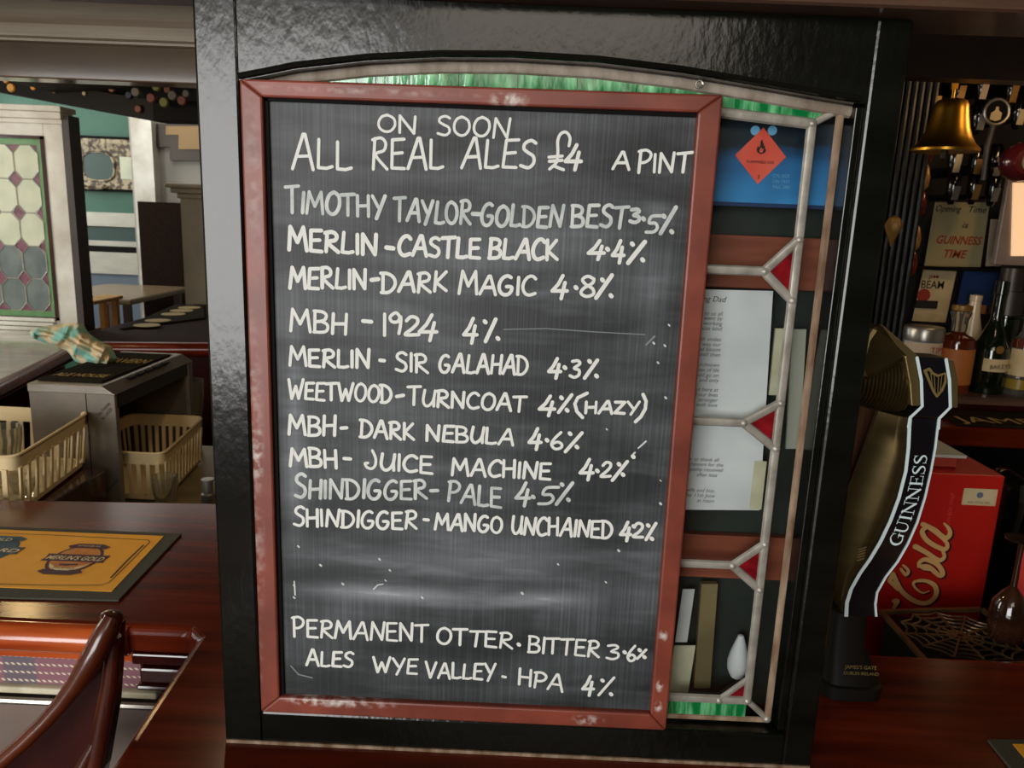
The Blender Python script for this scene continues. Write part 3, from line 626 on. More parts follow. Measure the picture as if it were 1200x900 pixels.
# one entry per written line: words (text, x0, y0, x1, y1, height, first), dashes, fours, extra digits, slash, dots
LINES = [
 ('chalk', [('ON', 443, 153, 488, 157, 20, 1), ('SOON', 512.6, 158, 596.6, 161.5, 22, 1.05)], [], [], [], [], 3.3),
 ('chalk', [('ALL', 343, 197, 412, 198, 34, 1.22), ('REAL', 436, 198, 519, 198, 34, 1.08), ('ALES', 541, 197, 626, 197, 33, 1.1), ('£', 644, 199, 667.5, 199, 40, 1), ('A', 718, 197.5, 737, 198, 19, 1), ('PINT', 747, 202, 808, 201, 22, 1.15)], [], [(662.6, 681, 170, 199)], [], [], 3.7),
 ('chalk_thin', [('TIMOTHY', 336, 249, 451, 254, 25, 1.25), ('TAYLOR', 462.5, 258, 551, 263, 26, 1.05), ('GOLDEN', 563.7, 264, 658, 266.4, 24, 1.1), ('BEST', 669.5, 265, 733, 267, 25, 1), ('3', 738, 260.5, 749, 260.5, 15, 1), ('5', 757, 272, 772, 272, 19, 1)], [[(554, 250.5), (562, 251)]], [], [[(774, 273.5), (792, 243)]], [(754, 256.5), (778, 253.5), (787, 271.5)], 4.2),
 ('chalk', [('MERLIN', 339, 293, 442, 298.5, 24, 1.08), ('CASTLE', 467, 299, 562, 302.5, 23, 1), ('BLACK', 573, 302.5, 653, 304, 22.5, 1)], [[(453, 290), (461, 291)]], [(689.5, 708, 282, 304), (717.6, 731, 282, 308)], [[(736, 308), (755.5, 283.5)]], [(712, 292), (741, 286), (753, 304.5)], 4.6),
 ('chalk', [('MERLIN', 340, 337, 429.6, 339, 23, 1.08), ('DARK', 447, 342, 523, 341.5, 23, 1), ('MAGIC', 538, 344, 627, 346.5, 22, 1.15), ('8', 680, 347, 697, 347, 24, 1)], [[(435.5, 328), (443.5, 327)]], [(647, 664.6, 323, 350)], [[(698.5, 349), (717, 322.5)]], [(675, 337), (706, 328), (716, 346.5)], 4.3),
 ('chalk', [('MBH', 341, 387, 406, 391, 24, 1.1), ('19', 448, 392.5, 472, 391, 25, 1), ('2', 475, 393.5, 491, 394, 22, 1)], [[(425.5, 376), (435.5, 377)]], [(491.5, 512, 369, 399), (543.5, 559, 373, 402)], [[(569, 400), (581, 374)]], [(568.6, 377), (583.6, 396.5)], 4.1),
 ('chalk', [('MERLIN', 340, 428, 433.5, 431, 20.5, 1.05), ('SIR', 464, 434, 501.5, 436.5, 22, 1), ('GALAHAD', 515, 435.5, 618, 439, 21, 1), ('3', 667.6, 441.5, 678.6, 441.5, 20, 1)], [[(445.5, 422), (450.5, 422.5)]], [(643, 657, 420, 443)], [[(685, 443), (700, 422)]], [(662, 430.7), (691, 423.5), (699, 440.5)], 3.9),
 ('chalk', [('WEETWOOD', 338, 467, 459, 471, 20, 1.1), ('TURNCOAT', 478.5, 474, 615, 482, 18.5, 1.15), ('HAZY', 685.5, 483.5, 748, 484.5, 13.5, 1)], [[(465, 464.5), (473, 463)], [(688, 460.6), (677, 466), (673.6, 473), (676, 482), (682.6, 489)], [(753.5, 462), (757, 470), (756, 479), (751, 488), (744.5, 494)]], [(632, 650, 464, 487)], [[(654.5, 483), (670, 462.5)]], [(658, 466), (664.5, 480.5)], 3.7),
 ('chalk', [('MBH', 339, 509, 393, 510.5, 22, 1.05), ('DARK', 422, 511, 485, 515.5, 19.5, 1), ('NEBULA', 499.5, 515.5, 601, 521, 18.5, 1), ('6', 645.5, 526, 659, 526.5, 18.5, 1)], [[(400, 501.5), (406.5, 501)]], [(620, 634, 502, 526.5)], [[(662.5, 529), (682, 507)]], [(641, 515.6), (668, 508), (676, 523.5)], 3.8),
 ('chalk', [('MBH', 340.5, 545.5, 395, 548.5, 20.5, 1), ('JUICE', 428, 549, 506.5, 554.5, 19.5, 1.05), ('MACHINE', 530, 556, 644.5, 561, 19, 1), ('2', 704, 559, 715, 559, 18, 1)], [[(403.5, 537), (411, 537.5)]], [(679.7, 695, 538, 562)], [[(717.5, 562.5), (735, 540.5)]], [(700, 551.6), (725.4, 544), (730, 556), (742, 535)], 3.8),
 ('chalk_thin', [('SHINDIGGER', 346, 583, 500, 584.5, 21.5, 1.3), ('PALE', 524.5, 587, 587, 594, 22, 1.08), ('5', 631, 590.7, 650, 590.7, 20, 1)], [[(505, 574.8), (513, 574.5)]], [(604.6, 621, 565.5, 592.5)], [[(652, 590.5), (671, 565.5)]], [(625, 582), (658.6, 567.5), (666, 585.5)], 4.0),
 ('chalk', [('SHINDIGGER', 344.5, 616, 488, 619.5, 19.5, 1.15), ('MANGO', 510, 619.8, 588, 624, 19, 1), ('UNCHAINED', 600, 625, 717, 630, 19.5, 1), ('2', 742, 629, 753, 630, 17.5, 1)], [[(497, 608.5), (502, 609)]], [(727, 739, 611.6, 633.5)], [[(757, 632), (768.5, 613)]], [(742.7, 616.5), (759.5, 615.5), (763.8, 631)], 3.7),
 ('chalk', [('PERMANENT', 344, 745, 501, 752, 20, 1.15), ('OTTER', 512, 753, 600, 760, 18, 1), ('BITTER', 619, 763.5, 701.5, 769.5, 18.5, 1), ('3', 710.7, 772, 725, 772, 17, 1), ('6', 734.7, 773.5, 744, 773.9, 17, 1)], [], [], [[(746.7, 771.5), (757, 761)]], [(608, 755), (732, 764), (749.5, 761.5), (755, 769.5)], 3.2),
 ('chalk', [('ALES', 359.5, 779, 413, 781, 16.5, 1.15), ('WYE', 438, 787.5, 488.5, 789, 16.5, 1), ('VALLEY', 499, 793, 579.5, 796.5, 17.5, 1), ('HPA', 607.5, 801.5, 658.7, 810, 18, 1)], [[(589, 792.3), (592.5, 793)]], [(682.7, 695.5, 792, 814.5)], [[(701.5, 814), (719.5, 793.5)]], [(706, 797), (716, 813)], 3.2),
]
for m, words, dashes, fours, slashes, dots, wpx in LINES:
    for wd in words:
        if len(wd[0]) > 1 and wd[0] != '19': wb = MB(); write(wb, *wd, wpx=wpx); wb.build('written_word', m, cb, fix=False)
    mb = MB()
    for wd in words:
        if len(wd[0]) == 1 or wd[0] == '19': write(mb, *wd, wpx=wpx)
    for d in dashes: db_ = MB(); ln(db_, d, wpx); db_.build('written_dash', m, cb, fix=False)
    for f_ in fours: four(mb, *f_)
    for s_ in slashes: ln(mb, s_, wpx)
    for d in dots: dot(mb, *d)
    if mb.v: mb.build('written_price', m, cb, fix=False)
mb = MB()                                              # stray chalk flecks and a faint ruled scrape
random.seed(3)
for x, y in ((784, 381), (779, 405), (771, 425), (766, 402), (780, 466), (711, 503), (774, 563), (725, 645), (654, 661), (710, 682), (612, 695), (457, 668), (402, 684), (345, 686), (345, 700), (452, 680), (495, 700), (774, 590), (350, 640), (376, 662), (445, 655)):
    dot(mb, x, y, random.uniform(1.2, 2.6))
ln(mb, [(742, 532), (744, 530)], 2); ln(mb, [(438, 690), (443, 685), (449, 684)], 1.6)
ln(mb, [(748, 525), (757, 517)], 1.8); ln(mb, [(345, 681), (346, 697)], 1.6)
mb.build('chalk_fleck', 'chalk_thin', cb, fix=False)['kind'] = 'stuff'
mb = MB(); ln(mb, [(590, 386), (640, 385), (700, 389), (756, 392)], 1.0); ln(mb, [(341, 780), (350, 790), (366, 794)], 1.6)
ln(mb, [(757, 404), (767, 394)], 2.0)
mb.build('chalk_scrape', 'chalk_faint', cb, fix=False)
# ------------------------------------------------------------------ beam over the screen and gantry headers
bm_ = thing('ceiling_beam', (0, 0, .808), 'brown wooden beam across the top, resting above the black screen', 'beam')
MB().box((-1.6, -.03, .816), (2.2, .06, 1.0)).build('beam_body', 'beam_brown', bm_)
MB().tube([(-1.6, -.03, .822), (2.2, -.03, .822)], .006, 8).build('bead', 'beam_brown', bm_, smooth=True)
hl = thing('gantry_header', (-.5, .3, .774), 'pale varnished gantry header with mouldings and glossy front, left of the screen', 'gantry')
x0, x1 = -1.9, -.2
def hz_(px, py, Y=.3): return W(px, py, Y).z
zA, zB, zC, zD = hz_(0, 17), hz_(0, 38), hz_(0, 48), hz_(0, 90)
MB().box((x0, .29, zA+.001), (x1, .40, 1.1)).build('plank', 'beam_pale', hl)
# cove profile
prof = [(.285, zA), (.288, zA-.004), (.296, zA-.010), (.300, zB+.003), (.300, zB), (.292, zB-.001), (.292, zB-.004), (.297, zB-.005), (.290, zC+.003), (.290, zC), (.36, zC), (.36, zA)]
MB().prism([(x0, y, z) for y, z in prof], (x1-x0, 0, 0)).build('moulding', 'beam_pale', hl)
MB().box((x0, .300, zD), (x1, .34, zC)).build('front_panel', 'header_gloss', hl, bevel=.002)
MB().box((x0, .34, 1.02), (.28, 3.2, 1.05)).build('trim_8', 'dark')  # dark gantry soffit, added so the counter top reflects dark
struct(bpy.data.objects['trim_8'])
hr = thing('gantry_header', (.9, .5, .853), 'dark brown gantry header above the back bar, right of the screen', 'gantry')
MB().box((.3, .5, .853), (2.4, .54, .99)).build('front_panel', 'header_dark', hr)
MB().box((.3, .54, 1.02), (2.4, 1.74, 1.05)).build('trim_9', 'dark')  # dark soffit added over the back bar, blocks light from the ceiling
struct(bpy.data.objects['trim_9'])
MB().box((.3, .492, .935), (2.4, .5, .99)).build('moulding', 'beam_brown', hr)
# dark fascia with little caps in the far gantry
gz = .955
pA, pB, pC = WZ(0, 108, gz), WZ(180, 141, gz), WZ(232, 138, gz)
fa = thing('far_gantry', tuple((pA+pB)/2), 'dark far gantry dotted with small coloured badges and brass, under the left header', 'gantry')
pA = Vector((-3.0, 3.3, gz)); 
A0 = W(0, 108, 2.6); A1 = W(180, 141, 2.2); A2 = W(240, 140, 2.2)
fb = MB()
for a, b in ((A0+(A0-A1)*.5, A1), (A1, A2+Vector((.3, 0, 0)))):
    fb.add([a, b, b+Vector((0, 0, .07)), a+Vector((0, 0, .07)), a+Vector((0, .12, 0)), b+Vector((0, .12, 0)), b+Vector((0, .12, .07)), a+Vector((0, .12, .07))], [(0,1,2,3),(7,6,5,4),(0,4,5,1),(3,2,6,7),(0,3,7,4),(1,5,6,2)])
fb.build('fascia', 'dark', fa)
random.seed(11)
for nm_, c_ in (('badge_gold', '#b07a2a'), ('badge_rose', '#6a3a2c'), ('badge_olive', '#6a6a30'), ('badge_grey', '#5a564e'), ('badge_navy', '#16203a')): mat(nm_, c_, .35)
cols = ['badge_gold', 'badge_rose', 'badge_olive', 'badge_grey', 'badge_navy']
for k, (px, py, r_, ci) in enumerate([(8, 95, 3, 0), (14, 103, 5, 0), (34, 94, 3.5, 0), (40, 103, 3, 0), (56, 99, 3.5, 0), (64, 107, 2.5, 0), (80, 103, 2.5, 0), (100, 110, 2.5, 3), (125, 97, 6, 1), (132, 104, 4, 1), (160, 108, 5, 3), (168, 97, 4, 4), (178, 115, 5, 1), (184, 102, 4.5, 2), (193, 120, 5, 2), (163, 128, 4, 1), (197, 105, 4, 1), (203, 112, 5, 3), (214, 118, 5, 1), (219, 110, 4, 3), (152, 112, 4, 4)]):
    Yp = 2.6-.4*min(px, 180)/180-.012; c = W(px, py, Yp); r = r_/FPX*3.2
    MB().lathe([(r, 0), (r, -.006), (r*.8, -.012)], (c.x, c.y, c.z), 12, 'y').build('badge', cols[ci], fa)

# ------------------------------------------------------------------ bar runners on the counter
mt = thing('bar_runner', (-.9, .45, 0), 'yellow bar mat with a dark border and round ale badges, on the left counter', 'bar mat')
cA, cB = WZ(213, 625, .004), WZ(139, 703, .004); lA, lB = WZ(-120, 612, .004), WZ(-120, 697, .004)
lA = cA + (lA-cA).normalized()*.9; lB = cB + (lB-cB).normalized()*.9
def onmat(u, v): return (lA*(1-u)+cA*u)*(1-v) + (lB*(1-u)+cB*u)*v     # u along to the right, v toward camera
MB().prism([onmat(0, 0), onmat(1, 0), onmat(1, 1), onmat(0, 1)][::-1], (0, 0, -.0035)).build('rubber_border', 'mat_grey', mt, bevel=.001)
def mp_(px, py, dz=.0008): p = WZ(px, py, .004+dz); return p
yr1, yr2 = WZ(192, 628, .0048), WZ(131, 693, .0048); ex = (onmat(1, 0)-onmat(0, 0)).normalized(); ey = (onmat(1, .5)-onmat(1, 0)).normalized()
MB().prism([yr1-ex*.85, yr1, yr2, yr2-ex*.85][::-1], (0, 0, -.0008)).build('yellow_panel', 'mat_yellow', mt)
lb_ = MB(); k1 = [WZ(x, y, .0049) for x, y in ((-60, 623), (60, 627), (165, 632.5), (174, 633), (175.5, 635.5), (171, 640), (133, 678), (127, 683), (118, 686), (60, 686), (-60, 683))]
stroke(lb_, k1, .0016, (0, 0, 1), .0003); k2 = [WZ(x, y, .0049) for x, y in ((168, 639), (150, 656), (130, 677))]; stroke(lb_, k2, .003, (0, 0, 1), .0003)
lb_.build('border_line', 'print_black', mt, fix=False)
def badge(cx, cy, m1, m2, txt, tw):
    c = WZ(cx, cy, .005); r = .052
    up = -ey
    ring = lambda rx, ry, dz, n=28: [c + ex*rx*cos(2*pi*i/n) + up*ry*sin(2*pi*i/n) + Vector((0, 0, dz)) for i in range(n)]
    br = MB().prism(ring(r*.82, r*1.08, .0002), (0, 0, -.0004)).build('badge', m1, mt)
    MB().prism(ring(r*.72, r*.96, .0006), (0, 0, -.0003)).build('badge_field', m2, br)
    for s_ in (1, -1):
        MB().prism([c+ex*a*r+up*b_*r*s_+Vector((0, 0, .0008)) for a, b_ in ((-.62, .82), (.62, .82), (.72, .98), (.42, 1.16), (-.42, 1.16), (-.72, .98))], (0, 0, -.0004)).build('badge_ribbon', m1, br)
    MB().prism([c+ex*a*r+up*b_*r+Vector((0, 0, .001)) for a, b_ in ((-1.04, -.22), (1.04, -.22), (.98, .0), (1.04, .3), (-1.04, .3), (-.98, .0))], (0, 0, -.0005)).build('badge_band', m1, br)
    text('lettering', txt, 'merlin_cream', br, c+up*(-.13*r)+Vector((0, 0, .0012)), ex, up, .021, width=tw, shear=.2, ext=.0002, bold=.012)
    return c, up, r
c, up, r = badge(88, 655, 'merlin_purple', 'merlin_orange', "MERLIN'S GOLD", .098)
MB().prism([c+ex*a*r-up*b_*r+Vector((0, 0, .0009)) for a, b_ in ((-.62, .42), (-.5, .5), (-.3, .66), (0, .7), (.3, .64), (.66, .42), (.5, .66), (.2, .86), (-.2, .86), (-.5, .68))], (0, 0, -.0002)).build('badge_scroll', 'merlin_cream', mt)
text('lettering', 'PALE ALE', 'print_black', mt, c-up*.78*r+Vector((0, 0, .0011)), ex, up, .009, width=.036, ext=.0002)
MB().prism([c+ex*a*r-up*b_*r+Vector((0, 0, .001)) for a, b_ in ((-.3, .42), (.3, .38), (.32, .48), (.1, .5), (0, .56), (-.28, .52))], (0, 0, -.0002)).build('badge_hat', 'merlin_purple', mt)
text('lettering', 'SIGNATURE ALE', 'merlin_cream', mt, c+up*.93*r+Vector((0, 0, .0011)), ex, up, .0075, width=.04, ext=.0002)
badge(-12, 645, 'wizard_blue', 'wizard_blue', 'WIZARD', .098)
p = WZ(-2, 634, .0062); text('lettering', 'GOLD', 'merlin_cream', mt, p+Vector((0, 0, .001)), ex, up, .016, ext=.0002)
m2 = thing('bar_runner', (.65, .04, 0), 'corner of a dark-bordered yellow bar mat at the lower right edge', 'bar mat')
o = WZ(1157, 866, .004); dx = Vector((1, .06, 0)).normalized(); dy = Vector((-.05, -1, 0)).normalized()
MB().prism([o, o+dx*.7, o+dx*.7+dy*.26, o+dy*.26], (0, 0, -.0035)).build('rubber_border', 'mat_grey', m2, bevel=.001)
o2 = o+dx*.027+dy*.010+Vector((0, 0, .0008)); MB().prism([o2, o2+dx*.64, o2+dx*.64+dy*.22, o2+dx*.0+dy*.22], (0, 0, -.0008)).build('yellow_panel', 'mat_yellow', m2)

# ------------------------------------------------------------------ chair in front of the counter
CY = 0.02
def cp(px, py, Y=CY): return W(px, py, Y)
ch = thing('wooden_chair', (cp(120, 890).x, CY, FL), 'glossy dark red wooden chair with a curved back rail, standing before the left counter', 'chair')
rail = [(133, 722, 10), (130, 733, 13), (124, 748, 14), (114, 768, 13), (103, 787, 11), (90, 805, 9.5), (74, 823, 9), (54, 842, 9), (30, 862, 9), (2, 884, 9), (-30, 906, 9), (-70, 930, 9)]
P = [cp(x, y, CY+.012*i*0) for i, (x, y, r_) in enumerate(rail)]; RR = [r_/FPX*.92 for *_, r_ in rail]
P = [p+Vector((0, -.006*i, 0)) for i, p in enumerate(P)]
mb = MB(); mb.tube(P, RR, 14, flat=1.25, up=(0, 1, .2)); mb.build('back_rail', 'chair_wood', ch, smooth=True)
tp = cp(131, 724); MB().lathe([(.0001, .008), (.007, .0075), (.012, .004), (.0125, -.004)], tp+Vector((0, .0, 0)), 18, tilt=Matrix.Rotation(radians(12), 3, 'Y')).build('rail_cap', 'chair_wood', ch, smooth=True)
body = [(139, 733), (138, 770), (134, 830), (122, 900), (100, 990), (-80, 990), (-80, 935), (0, 892), (54, 850), (90, 812), (114, 775), (124, 752)]
Pb = [cp(x, y, CY+.014) for x, y in body]
MB().prism([Vector((p.x, CY+.012, p.z)) for p in Pb], (0, .022, 0)).build('back_panel', 'mahogany_dark', ch, bevel=.003)
MB().tube([cp(134, 745, CY), cp(129, 800, CY), cp(118, 860, CY-.01), cp(104, 930, CY-.02)], [.008, .010, .011, .011], 10).build('back_post', 'chair_wood', ch, smooth=True)
MB().tube([cp(112, 870, CY-.015), cp(96, 900, CY-.02), cp(84, 940, CY-.03)], [.006, .009, .010], 10).build('spindle', 'chair_wood', ch, smooth=True)
zs = -.42
bx0 = cp(60, 900).x
MB().box((bx0-.30, CY-.36, zs-.03), (bx0+.10, CY+.03, zs)).build('seat', 'chair_wood', ch, bevel=.01)
for x in (-.28, .07):
    for y in (-.34, 0): MB().tube([(bx0+x, CY+y, zs-.03), (bx0+x*1.08, CY+y*1.05, FL)], [.016, .012], 8).build('leg', 'chair_wood', ch, smooth=True)
MB().box((bx0+.04, CY, zs-.005), (bx0+.08, CY+.034, cp(100, 980).z+.01)).build('back_post', 'chair_wood', ch)
MB().box((bx0-.29, CY, zs-.005), (bx0-.26, CY+.03, cp(-60, 980).z)).build('back_post', 'chair_wood', ch)

# ------------------------------------------------------------------ servery behind the counter (left)
WS = -.19
sv = thing('work_surface', (-1.3, 1.3, WS), 'low servery worktop behind the left counter under the baskets', 'worktop')
MB().box((-1.5, .78, WS-.03), (-.3, 1.72, WS)).build('worktop', 'tan_tray', sv)
MB().box((-1.5, .80, FL), (-.3, .84, WS-.03)).build('front_panel', 'mahogany_dark', sv)
st = tag(MB().box((-1.48, .80, WS), (-1.06, 1.10, -.066)).build('wooden_riser', 'mahogany_dark', bevel=.004), 'dark red wooden riser lifting the left basket above the worktop', 'riser')
def basket(label, zr, h, corners, nx, ny):
    """rectangular plastic basket; corners = four rim points (front left, front right, back right, back left)"""
    fl_, fr_, br_, bl_ = [Vector((c[0], c[1], zr)) for c in corners]; cen = (fl_+fr_+br_+bl_)/4
    r = thing('glass_basket', (cen.x, cen.y, zr-h), label, 'basket', 'cream plastic glass baskets')
    sh = .93
    def lo(p, z=h): k = 1-(1-sh)*z/h; q_ = cen+(p-cen)*k; return Vector((q_.x, q_.y, zr-z))
    sides = [(fl_, fr_, nx), (fr_, br_, ny), (br_, bl_, nx), (bl_, fl_, ny)]
    rc = .035; ring = []
    cs = [fl_, fr_, br_, bl_]
    for i in range(4):
        p = cs[i]; a = (cs[i-1]-p).normalized(); b = (cs[(i+1) % 4]-p).normalized()
        for k in range(6):
            t = k/5; ring.append(p + a*rc*(1-t)**2 + b*rc*t**2)
    m_ = len(ring)
    def band(z0, z1, th, name):
        o_ = [lo(p, z0) for p in ring]; i_ = [lo(p, z1) for p in ring]
        inn = [cen.xy.to_3d()*0+Vector((cen.x+(p.x-cen.x)*(1-th), cen.y+(p.y-cen.y)*(1-th), p.z)) for p in o_]; inn2 = [Vector((cen.x+(p.x-cen.x)*(1-th), cen.y+(p.y-cen.y)*(1-th), p.z)) for p in i_]
        vs = o_+i_+inn+inn2; fs = []
        for k in range(m_):
            j = (k+1) % m_; fs += [(k, j, m_+j, m_+k), (2*m_+j, 2*m_+k, 3*m_+k, 3*m_+j), (j, k, 2*m_+k, 2*m_+j), (m_+k, m_+j, 3*m_+j, 3*m_+k)]
        MB().add(vs, fs).build(name, 'basket', r, smooth=True)
    band(0, .032, .02, 'rim')
    band(h-.012, h, .02, 'foot_band')
    lip = [p+Vector((0, 0, .001)) for p in ring]; MB().tube(lip+[lip[0], lip[1]], .0035, 6, cap=False).build('rim_lip', 'basket', r, smooth=True)
    for a, b, n_ in sides:
        for k in range(n_+1):
            t = .06+.88*k/n_; p = a+(b-a)*t; wv = (b-a).normalized()
            A_, B_ = lo(p, .028), lo(p, h-.008); MB().bar(A_, B_, .011, .004, up=wv.cross(Vector((0, 0, 1)))).build('slat', 'basket', r)
    P4 = [lo(p, h-.003) for p in ring]; MB().prism(P4, (0, 0, .003)).build('base', 'basket', r)
    return r
LBf, LBb = WZ(17, 537, .075), WZ(105, 483, .075)
basket('cream plastic basket holding pint glasses, nearest the left edge of the photo', .075, .135, [LBf+Vector((-.40, .01, 0)), LBf, LBb, LBb+Vector((-.40, .01, 0))], 11, 9)
basket('empty cream plastic basket pushed into the grey glasswasher', -.045, .135, [(-1.215, 1.185), (-.945, 1.175), (-.992, 1.56), (-1.225, 1.56)], 9, 11)
def glass(x, y, z, h, r, label, group=None, name='pint_glass'):
    o = MB().lathe([(r*.6, 0), (r*.66, .004), (r*.78, h*.5), (r*.98, h*.8), (r, h), (r*.94, h), (r*.9, h*.8), (r*.7, h*.5), (r*.58, .012), (.0005, .012)], (x, y, z), 20).build(name, 'glassware', smooth=True)
    o['label'] = label; o['category'] = 'glass'
    if group: o['group'] = group
    return o
gp = W(13, 545, .93)
glass(-1.20, .93, -.055, .145, .038, 'empty pint glass in the left basket, nearer the middle', 'glasses in the left basket')
glass(-1.31, .92, -.055, .145, .038, 'empty pint glass in the left basket, at its left end', 'glasses in the left basket')
glass(-1.12, .86, -.055, .05, .03, 'short tumbler at the right of the left basket', 'glasses in the left basket')
# glasswasher
gw = thing('glasswasher', (-1.15, 1.35, WS), 'grey steel glasswasher with a dark bar towel on top, between the two baskets', 'glasswasher')
gx0, gx1, gy0_, gy1_, gt = -1.262, -1.04, 1.13, 1.60, .148
MB().box((gx0, gy0_, WS), (gx1, gy0_+.02, gt-.02)).build('front_panel', 'steel_dull', gw, bevel=.002)
MB().box((gx0, gy1_-.02, WS), (gx1, gy1_, gt-.02)).build('back_panel', 'steel_dull', gw)
MB().box((gx0, gy0_+.02, WS), (gx0+.01, gy1_-.02, gt-.02)).build('left_panel', 'steel_dark', gw)
MB().prism([(gx0, gy0_-.004, gt-.022), (gx0, gy0_-.004, gt), (gx1-.03, gy0_-.004, gt), (gx1+.004, gy0_-.004, gt-.022)], (0, gy1_-gy0_+.008, 0)).build('lid', 'steel', gw, bevel=.002)
MB().box((gx1-.004, gy0_+.012, gt-.06), (gx1, gy1_-.012, gt-.022)).build('upper_band', 'steel_dark', gw)
MB().box((gx1-.010, gy1_-.03, WS), (gx1+.003, gy1_+.0, gt-.022)).build('door_post', 'steel_dull', gw)
for k in range(5): MB().box((gx1-.024+.0, gy0_+.11+k*.05, gt-.004), (gx1-.010, gy0_+.145+k*.05, gt-.001)).build('vent', 'dark', gw)
MB().box((gx1-.075, gy0_-.0008, WS), (gx1-.073, gy0_, gt-.02)).build('panel_seam', 'dark', gw)
MB().lathe([(.003, 0), (.003, -.002)], (gx1-.075, gy0_-.003, gt-.012), 10, 'y').build('screw', 'silver', gw)
MB().box((gx0+.012, gy0_+.03, gt-.005), (gx1-.045, gy1_-.02, gt+.0)).build('recess', 'steel_dark', gw)
def dtext(s_, px, py, ang, sz, w_):
    p = W(px, py, gy0_); a = radians(ang); text('lettering', s_, 'steel_dark', gw, (p.x, gy0_-.001, p.z), (cos(a), 0, sin(a)), (-sin(a), 0, cos(a)), sz, width=w_)
dtext('The Nation', 123, 481, 48, .014, .05); dtext('for LAGER', 127, 486, 48, .013, .04); dtext('The Nation', 133, 570, 48, .014, .05)
tw = thing('bar_towel', (-1.16, 1.35, gt), 'dark brown bar towel with gold lettering lying on the glasswasher', 'bar towel')
MB().box((gx0+.006, gy0_+.03, gt+.0005), (gx1-.045, gy1_-.04, gt+.006)).build('cloth', 'towel_dark', tw, bevel=.002)
text('lettering', 'ALE HOUSE', 'towel_gold', tw, (-1.17, gy0_+.07, gt+.0065), (1, 0, 0), (0, 1, 0), .05, width=.14, ext=.0004, bold=.02)
text('lettering', 'TAVERN', 'towel_gold', tw, (-1.15, gy0_+.27, gt+.0065), (1, 0, 0), (0, 1, 0), .08, width=.12, ext=.0004, bold=.02)
# cleaning cloth, crumpled
def crumple(px, py, Y, name):
    cpts = [(35, 388), (48, 385), (62, 383), (90, 381), (98, 392), (112, 402), (126, 408), (130, 420), (124, 429), (105, 428), (88, 425), (78, 412), (64, 408), (48, 400), (38, 396)]
    return cpts
cl_o = [(34, 388), (48, 383), (66, 380), (90, 378), (97, 390), (110, 399), (124, 405), (131, 420), (125, 430), (106, 428), (88, 424), (79, 411), (65, 406), (48, 400), (36, 396)]
cY = 1.42
import mathutils
cen = W(84, 404, cY); mb = MB(); n = len(cl_o); RN = 6
random.seed(5)
dense = []
for i in range(n):
    a = cl_o[i]; b = cl_o[(i+1) % n]
    for k in range(3): dense.append((a[0]+(b[0]-a[0])*k/3, a[1]+(b[1]-a[1])*k/3))
spine = [(40, 390), (60, 392), (75, 397), (90, 405), (104, 412), (118, 419)]
rings = []
for s_ in range(RN+1):
    t = s_/RN; ring = []
    for i, (x, y) in enumerate(dense):
        sp = min(spine, key=lambda q_: (q_[0]-x)**2+(q_[1]-y)**2)
        X = x+(sp[0]-x)*t; Y_ = y+(sp[1]-y)*t
        p = W(X, Y_, cY-.012-.05*math.sqrt(t)-.012*sin(X*.55+Y_*.3)*(1 if 0 < t < 1 else .3)*1.5+.010*sin(X*.9-Y_*.7))
        ring.append(p)
    rings.append(ring)
mb.loft(rings, cap=False); mb.loft([rings[0], [p+Vector((0, .03, -.006)) for p in rings[0]]], cap=False)
clo = mb.build('cleaning_cloth', 'cloth_aqua', smooth=True); ssm = clo.modifiers.new('s', 'SUBSURF'); ssm.levels = 1; ssm.render_levels = 1
tag(clo, 'crumpled aqua and cream cleaning cloth draped over the glasswasher towel', 'cloth')
# misc glassware behind right basket
glass(-.86, 1.0, WS, .15, .03, 'clear stemless glass on the worktop against the screen edge', None, 'tumbler')
glass(-1.20, 1.665, WS+.0, .24, .035, 'dim tall glass behind the glasswasher', None, 'tall_glass')
gq = W(226, 465, 1.75)
glass(gq.x+.03, 1.66, WS, .24, .045, 'dim glass jug in shadow right of the glasswasher', None, 'glass_jug')
dm = W(155, 590, .9); tag(MB().lathe([(.045, 0), (.043, .015), (.034, .034), (.018, .046), (.0005, .05)], (W(158, 585, .95).x, .95, WS), 22).build('upturned_bowl', 'steel_dark', smooth=True), 'dark upturned bowl under the front of the right basket', 'bowl')
tag(MB().lathe([(.016, 0), (.016, .03), (.012, .034), (.012, .06), (.014, .062), (.014, .066)], (W(244, 580, .9).x, .9, W(244, 588, .9).z-.01), 16).build('chrome_tap', 'silver', smooth=True), 'small chrome pourer beside the screen edge, behind the counter', 'pourer')
tag(MB().box((W(244, 588, .9).x-.02, .88, WS), (W(244, 588, .9).x+.02, .92, W(244, 588, .9).z-.011)).build('pourer_stand', 'tan_tray'), 'small tan block under the chrome pourer', 'block')

# ------------------------------------------------------------------ far bar counter
fc = thing('far_counter', (-1.9, 2.6, 0), 'far bar counter with pale glossy top and red wooden edge, left behind the glasswasher', 'bar counter')
e0, e1 = WZ(0, 447, 0), WZ(80, 408, 0)
d = (e1-e0).normalized(); e00 = e0-d*.9
MB().prism([e00, e1, Vector((-2.06, 2.5, 0)), Vector((-2.06, 2.95, 0)), Vector((-3.4, 2.95, 0)), Vector((-3.4, e00.y, 0))], (0, 0, -.05)).build('counter_top', 'marble', fc)
MB().tube([e00+Vector((.01, 0, -.02)), e1+Vector((.01, .01, -.02))], .038, 12, flat=.75, up=(0, 0, 1)).build('edge_rail', 'mahogany', fc, smooth=True)
MB().prism([e00+Vector((-.02, 0, -.05)), e1+Vector((-.02, 0, -.05)), e1+Vector((-.06, 0, -.05)), e00+Vector((-.06, 0, -.05))], (0, 0, FL+.05)).build('front_panel', 'mahogany_dark', fc)
